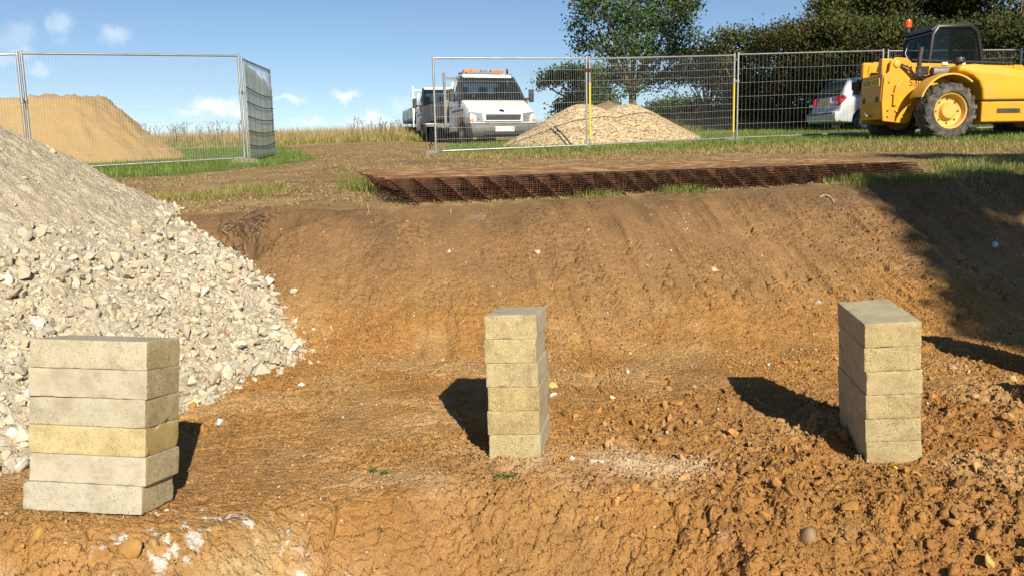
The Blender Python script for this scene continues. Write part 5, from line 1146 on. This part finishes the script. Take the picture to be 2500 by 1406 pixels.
    for y in (cy0, cy1):
        MB().tube([(a, y, z) for a, z in side], .045, 8).build('cab_frame', M_CAB, T, smooth=True)
        pane('side_glass', [(a*.96+.04, y, z-.02) for a, z in side], M_CGLASS, T, .005)
    MB().extr([(.31, cy0-.02, 2.30), (.48, cy0-.02, 2.42), (1.20, cy0-.02, 2.44), (1.39, cy0-.02, 2.28), (1.33, cy0-.02, 2.30), (1.14, cy0-.02, 2.37), (.50, cy0-.02, 2.35), (.37, cy0-.02, 2.26)], (0, cy1-cy0+.04, 0)).build('cab_roof', M_CAB, T, bevel=.01)
    pane('rear_glass', [(.28, cy0, 1.20), (.28, cy1, 1.20), (.37, cy1, 2.24), (.37, cy0, 2.24)], M_CGLASS, T, .005); pane('front_glass', [(1.55, cy0, 1.20), (1.55, cy1, 1.20), (1.36, cy1, 2.24), (1.36, cy0, 2.24)], M_CGLASS, T, .005)
    MB().box((.92, (cy0+cy1)/2, 1.0), (1.5, .96, .36)).build('cab_base', M_HYEL, T, bevel=.02)
    for a, z in ((.37, 2.24), (.27, 1.18)): MB().tube([(a, cy0, z), (a, cy1, z)], .035, 6).build('cross_bar', M_CAB, T)
    st = MB().box((.62, .7, 1.28), (.5, .48, .16)).build('seat', M_SEAT, T, bevel=.04); MB().box((.42, .7, 1.62), (.14, .46, .62), RY(-8)).build('seat_back', M_SEAT, st, bevel=.04)
    MB().lathe([(.17, -.012), (.185, 0), (.17, .012), (.158, 0)], (1.15, .7, 1.60), (-.6, 0, .8), 18, True).build('steering_wheel', M_DARK, T)
    MB().tube([(1.35, .7, 1.2), (1.15, .7, 1.58)], .04, 8).build('steering_column', M_DARK, T)
    MB().tube([(.28, .95, 2.12), (.16, .85, 1.9), (.22, .8, 1.72)], .006, 5).build('loose_cable', M_PLW, T)
    be = MB().tube([(.30, 1.02, 2.36), (.30, 1.02, 2.47)], .055, 12).build('beacon', M_DARK, T); MB().lathe([(.07, 0), (.075, .10), (.06, .16), (0, .18)], (.30, 1.02, 2.47), (0, 0, 1), 16).build('beacon_lens', plain('beacon_orange', (.62, .09, .008), .2), be, smooth=True)
    MB().tube([(1.42, cy1, 2.3), (1.62, cy1+.1, 2.2), (1.9, cy1+.1, 1.3)], .012, 5).build('mirror_stay', M_CAB, T)
telehandler()

def car():
    psi = 9.0; q = Pt(2012, 321, 25.3); s, c = math.sin(RAD(psi)), math.cos(RAD(psi))
    gz0 = float(up_z(q[0], q[1])); T = thing('silver_car', 'silver people carrier seen from behind through the fence wires', 'car', (q[0]+.80*c, q[1]+.80*s, gz0-.03), RAD(psi))
    P = plain('silver_paint', (.50, .52, .54), .4, .15, .03, 3)
    arch = lambda x0: [(x0+.40, .26), (x0+.37, .48), (x0+.22, .64), (x0, .68), (x0-.22, .64), (x0-.37, .48), (x0-.40, .26)]
    out = [(-.74, .30, .78), (-.86, .34, .80), (-.88, .56, .82), (-.80, .64, .84), (-.74, .92, .85), (-.66, 1.02, .84), (2.7, 1.02, .86), (3.35, .86, .80), (3.50, .60, .76), (3.42, .28, .74)]+[(a, z, .85) for a, z in arch(2.72)]+[(a, z, .85) for a, z in arch(0)]
    MB().shell(out, 0).build('car_body', P, T, bevel=.05, seg=3, smooth=True)
    MB().shell([(-.70, .98, .80), (-.58, 1.28, .72), (-.40, 1.52, .62), (-.10, 1.60, .60), (1.3, 1.62, .62), (1.9, 1.46, .68), (2.62, 1.0, .78)], 0).build('cabin', P, T, bevel=.07, seg=3, smooth=True)
    pane('rear_window', [(-.702, .66, 1.06), (-.702, -.66, 1.06), (-.43, -.54, 1.50), (-.43, .54, 1.50)], M_DGLASS, T, .012)
    for y in (-1, 1):
        pane('side_window', [(-.40, y*.80, 1.06), (2.2, y*.80, 1.06), (1.6, y*.70, 1.47), (-.20, y*.665, 1.50)], M_DGLASS, T, .012)
        tl = MB().extr([(-.86, y*.56, .80), (-.82, y*.86, .82), (-.66, y*.88, .96), (-.70, y*.84, 1.06), (-.80, y*.60, 1.04)], (.06, 0, 0)).build('tail_light', M_REDL, T, bevel=.015)
        MB().box((-.865, y*.70, .84), (.02, .18, .05)).build('reverse_lens', M_LAMP, tl)
        MB().tube([(-.2, y*.58, 1.63), (1.2, y*.58, 1.65)], .02, 6).build('roof_rail', M_DARK, T)
        for x in (0, 2.72): wheel(T, (x, y*.77, .31), (0, y, 0), .31, .20, .20, M_CHROME)
    bu = MB().shell([(-.90, .30, .80), (-.95, .42, .83), (-.94, .58, .84), (-.86, .62, .84), (-.80, .30, .82)], 0).build('rear_bumper', P, T, bevel=.03, smooth=True); MB().box((-.955, 0, .56), (.02, 1.4, .05)).build('bumper_strip', M_GREYP, bu)
    MB().box((-.80, 0, .91), (.03, .66, .20)).build('plate_recess', P, T, bevel=.01)
    p = MB().box((0, 0, 0), (.50, .11, .008)).build('number_plate', M_PLY, T); p.matrix_local = TR(-.825, 0, .86) @ Matrix(((0, 0, -1, 0), (-1, 0, 0, 0), (0, 1, 0, 0), (0, 0, 0, 1)))
    MB().tube([(-.75, .1, 1.04), (-.73, -.35, 1.12)], .012, 5).build('rear_wiper', M_DARK, T)
car()

# ------------------------------------------------------------------ small things on the earth
def small():
    r = np.random.default_rng(91)
    M_ROOT = plain('dry_root', (.36, .27, .16), .9, 0, .3, 20); M_DROOT = plain('dark_root', (.10, .065, .045), .9, 0, .3, 20)
    T = thing('exposed_roots', 'tangle of dark roots hanging from the lip of the bank above the hollow', 'roots', tuple(walk(590, 540)))
    b = Vector(T.location); dk = MB(); pl = MB()
    for (cx, cy, n) in ((560, 555, 20), (590, 545, 30), (620, 522, 20), (645, 506, 18), (575, 592, 12)):
        for k in range(n):
            px = cx+r.normal()*20; py = cy+r.normal()*9; q = Vector(walk(px, py, .015))-b; pts = [q]
            for j in range(4): q = q+Vector((r.normal()*.03, -abs(r.normal())*.018-.004, r.normal()*.02-.026)); pts.append(q)
            (dk if r.random() < .88 else pl).tube(pts, [.0032, .003, .0025, .002, .0012], 4, False)
    tag(dk.build('dark_roots', M_DROOT, T), kind='stuff'); tag(pl.build('pale_roots', M_ROOT, T), kind='stuff')
    def stick(pts, rad, label, mat, name='root', cat='root'):
        P = [Vector(walk(px, py, rad*.8)) for px, py in pts]; o = MB().tube([p-P[0] for p in P], [rad]*(len(P)-1)+[rad*.5], 6).build(name, mat, None, smooth=True); o.location = P[0]; tag(o, label, cat)
    stick([(2001, 482), (2012, 477), (2024, 480), (2033, 488), (2036, 497)], .009, 'pale curved root lying on the bank below the right part of the mesh', M_ROOT)
    stick([(624, 672), (622, 690), (627, 705), (622, 715)], .004, 'thin pale root hanging on the bank right of the rubble heap', M_ROOT)
    stick([(898, 505), (900, 516), (897, 525)], .005, 'short pale root end sticking out under the left corner of the mesh', M_ROOT)
    stick([(1218, 480), (1222, 492), (1220, 500)], .005, 'short pale root end hanging below the middle of the mesh', M_ROOT)
    stick([(1100, 512), (1101, 524)], .005, 'short pale root stub in the dark topsoil below the mesh', M_ROOT)
    stick([(550, 905), (570, 915), (585, 925)], .010, 'splintered strip of wood lying on the rubble heap foot', plain('splintered_wood', (.42, .30, .16), .9), 'wood_splinter', 'wood splinter')
    # weeds
    for (px, py, n, lab) in ((912, 1152, 16, 'tiny green weed, left one of the close pair on the trench edge'), (941, 1158, 20, 'small green weed, right one of the close pair on the trench edge'), (1234, 1166, 34, 'spreading green weed on the trench edge below the middle stack')):
        q = walk(px, py); P = np.column_stack([r.normal(0, .02 if n > 30 else .012, n*3)*(1.6 if n > 30 else 1), r.normal(0, .008, n*3), np.abs(r.normal(.008, .008, n*3))])
        o = leaf_mesh('weed', P*np.array([.75, .8, .9]), .012*r.uniform(.6, 1.3, n*3), gcol(n*3, r, [(.07, .13, .03), (.10, .17, .05)]), None, r); o.location = q; tag(o, lab, 'weed')
    # litter
    M_YL = plain('yellow_leaf', (.66, .50, .02), .5, 0, .1, 30)
    def flake(px, py, s, mat, name, label, cat, th=.002, up=.004):
        q = walk(px, py); n = 7; a = np.sort(r.uniform(0, 6.28, n)); V = [(math.cos(k)*s*r.uniform(.7, 1.1), math.sin(k)*s*.6*r.uniform(.7, 1.1), s*.25*r.uniform(-1, 1)) for k in a]
        o = MB().extr(V, (0, 0, th)).build(name, mat, None); o.location = q+np.array([0, 0, up]); o.rotation_euler = (RAD(35), 0, r.uniform(0, 3)); tag(o, label, cat)
    flake(2186, 1147, .018, plain('yellow_plastic', (.70, .62, .02), .4), 'plastic_scrap', 'bright yellow scrap wedged under the stack with the dark side', 'plastic scrap', .006, .008)
    flake(1945, 886, .016, M_YL, 'fallen_leaf', 'yellow fallen leaf on the floor left of the stack with the dark side', 'leaf')
    flake(1540, 863, .014, M_YL, 'fallen_leaf', 'yellow fallen leaf on the floor right of the middle stack', 'leaf'); flake(1583, 758, .012, M_YL, 'fallen_leaf', 'small yellow leaf on the lower bank right of the middle stack', 'leaf')
    flake(1880, 892, .022, plain('clear_scrap', (.55, .56, .55), .3), 'plastic_scrap', 'whitish crumpled scrap left of the yellow leaf on the floor', 'plastic scrap')
    flake(50, 965, .018, plain('yellow_moss', (.50, .40, .03), .8), 'plastic_scrap', 'yellow scrap among rubble left of the grey block stack', 'plastic scrap', .008, .02)
small()
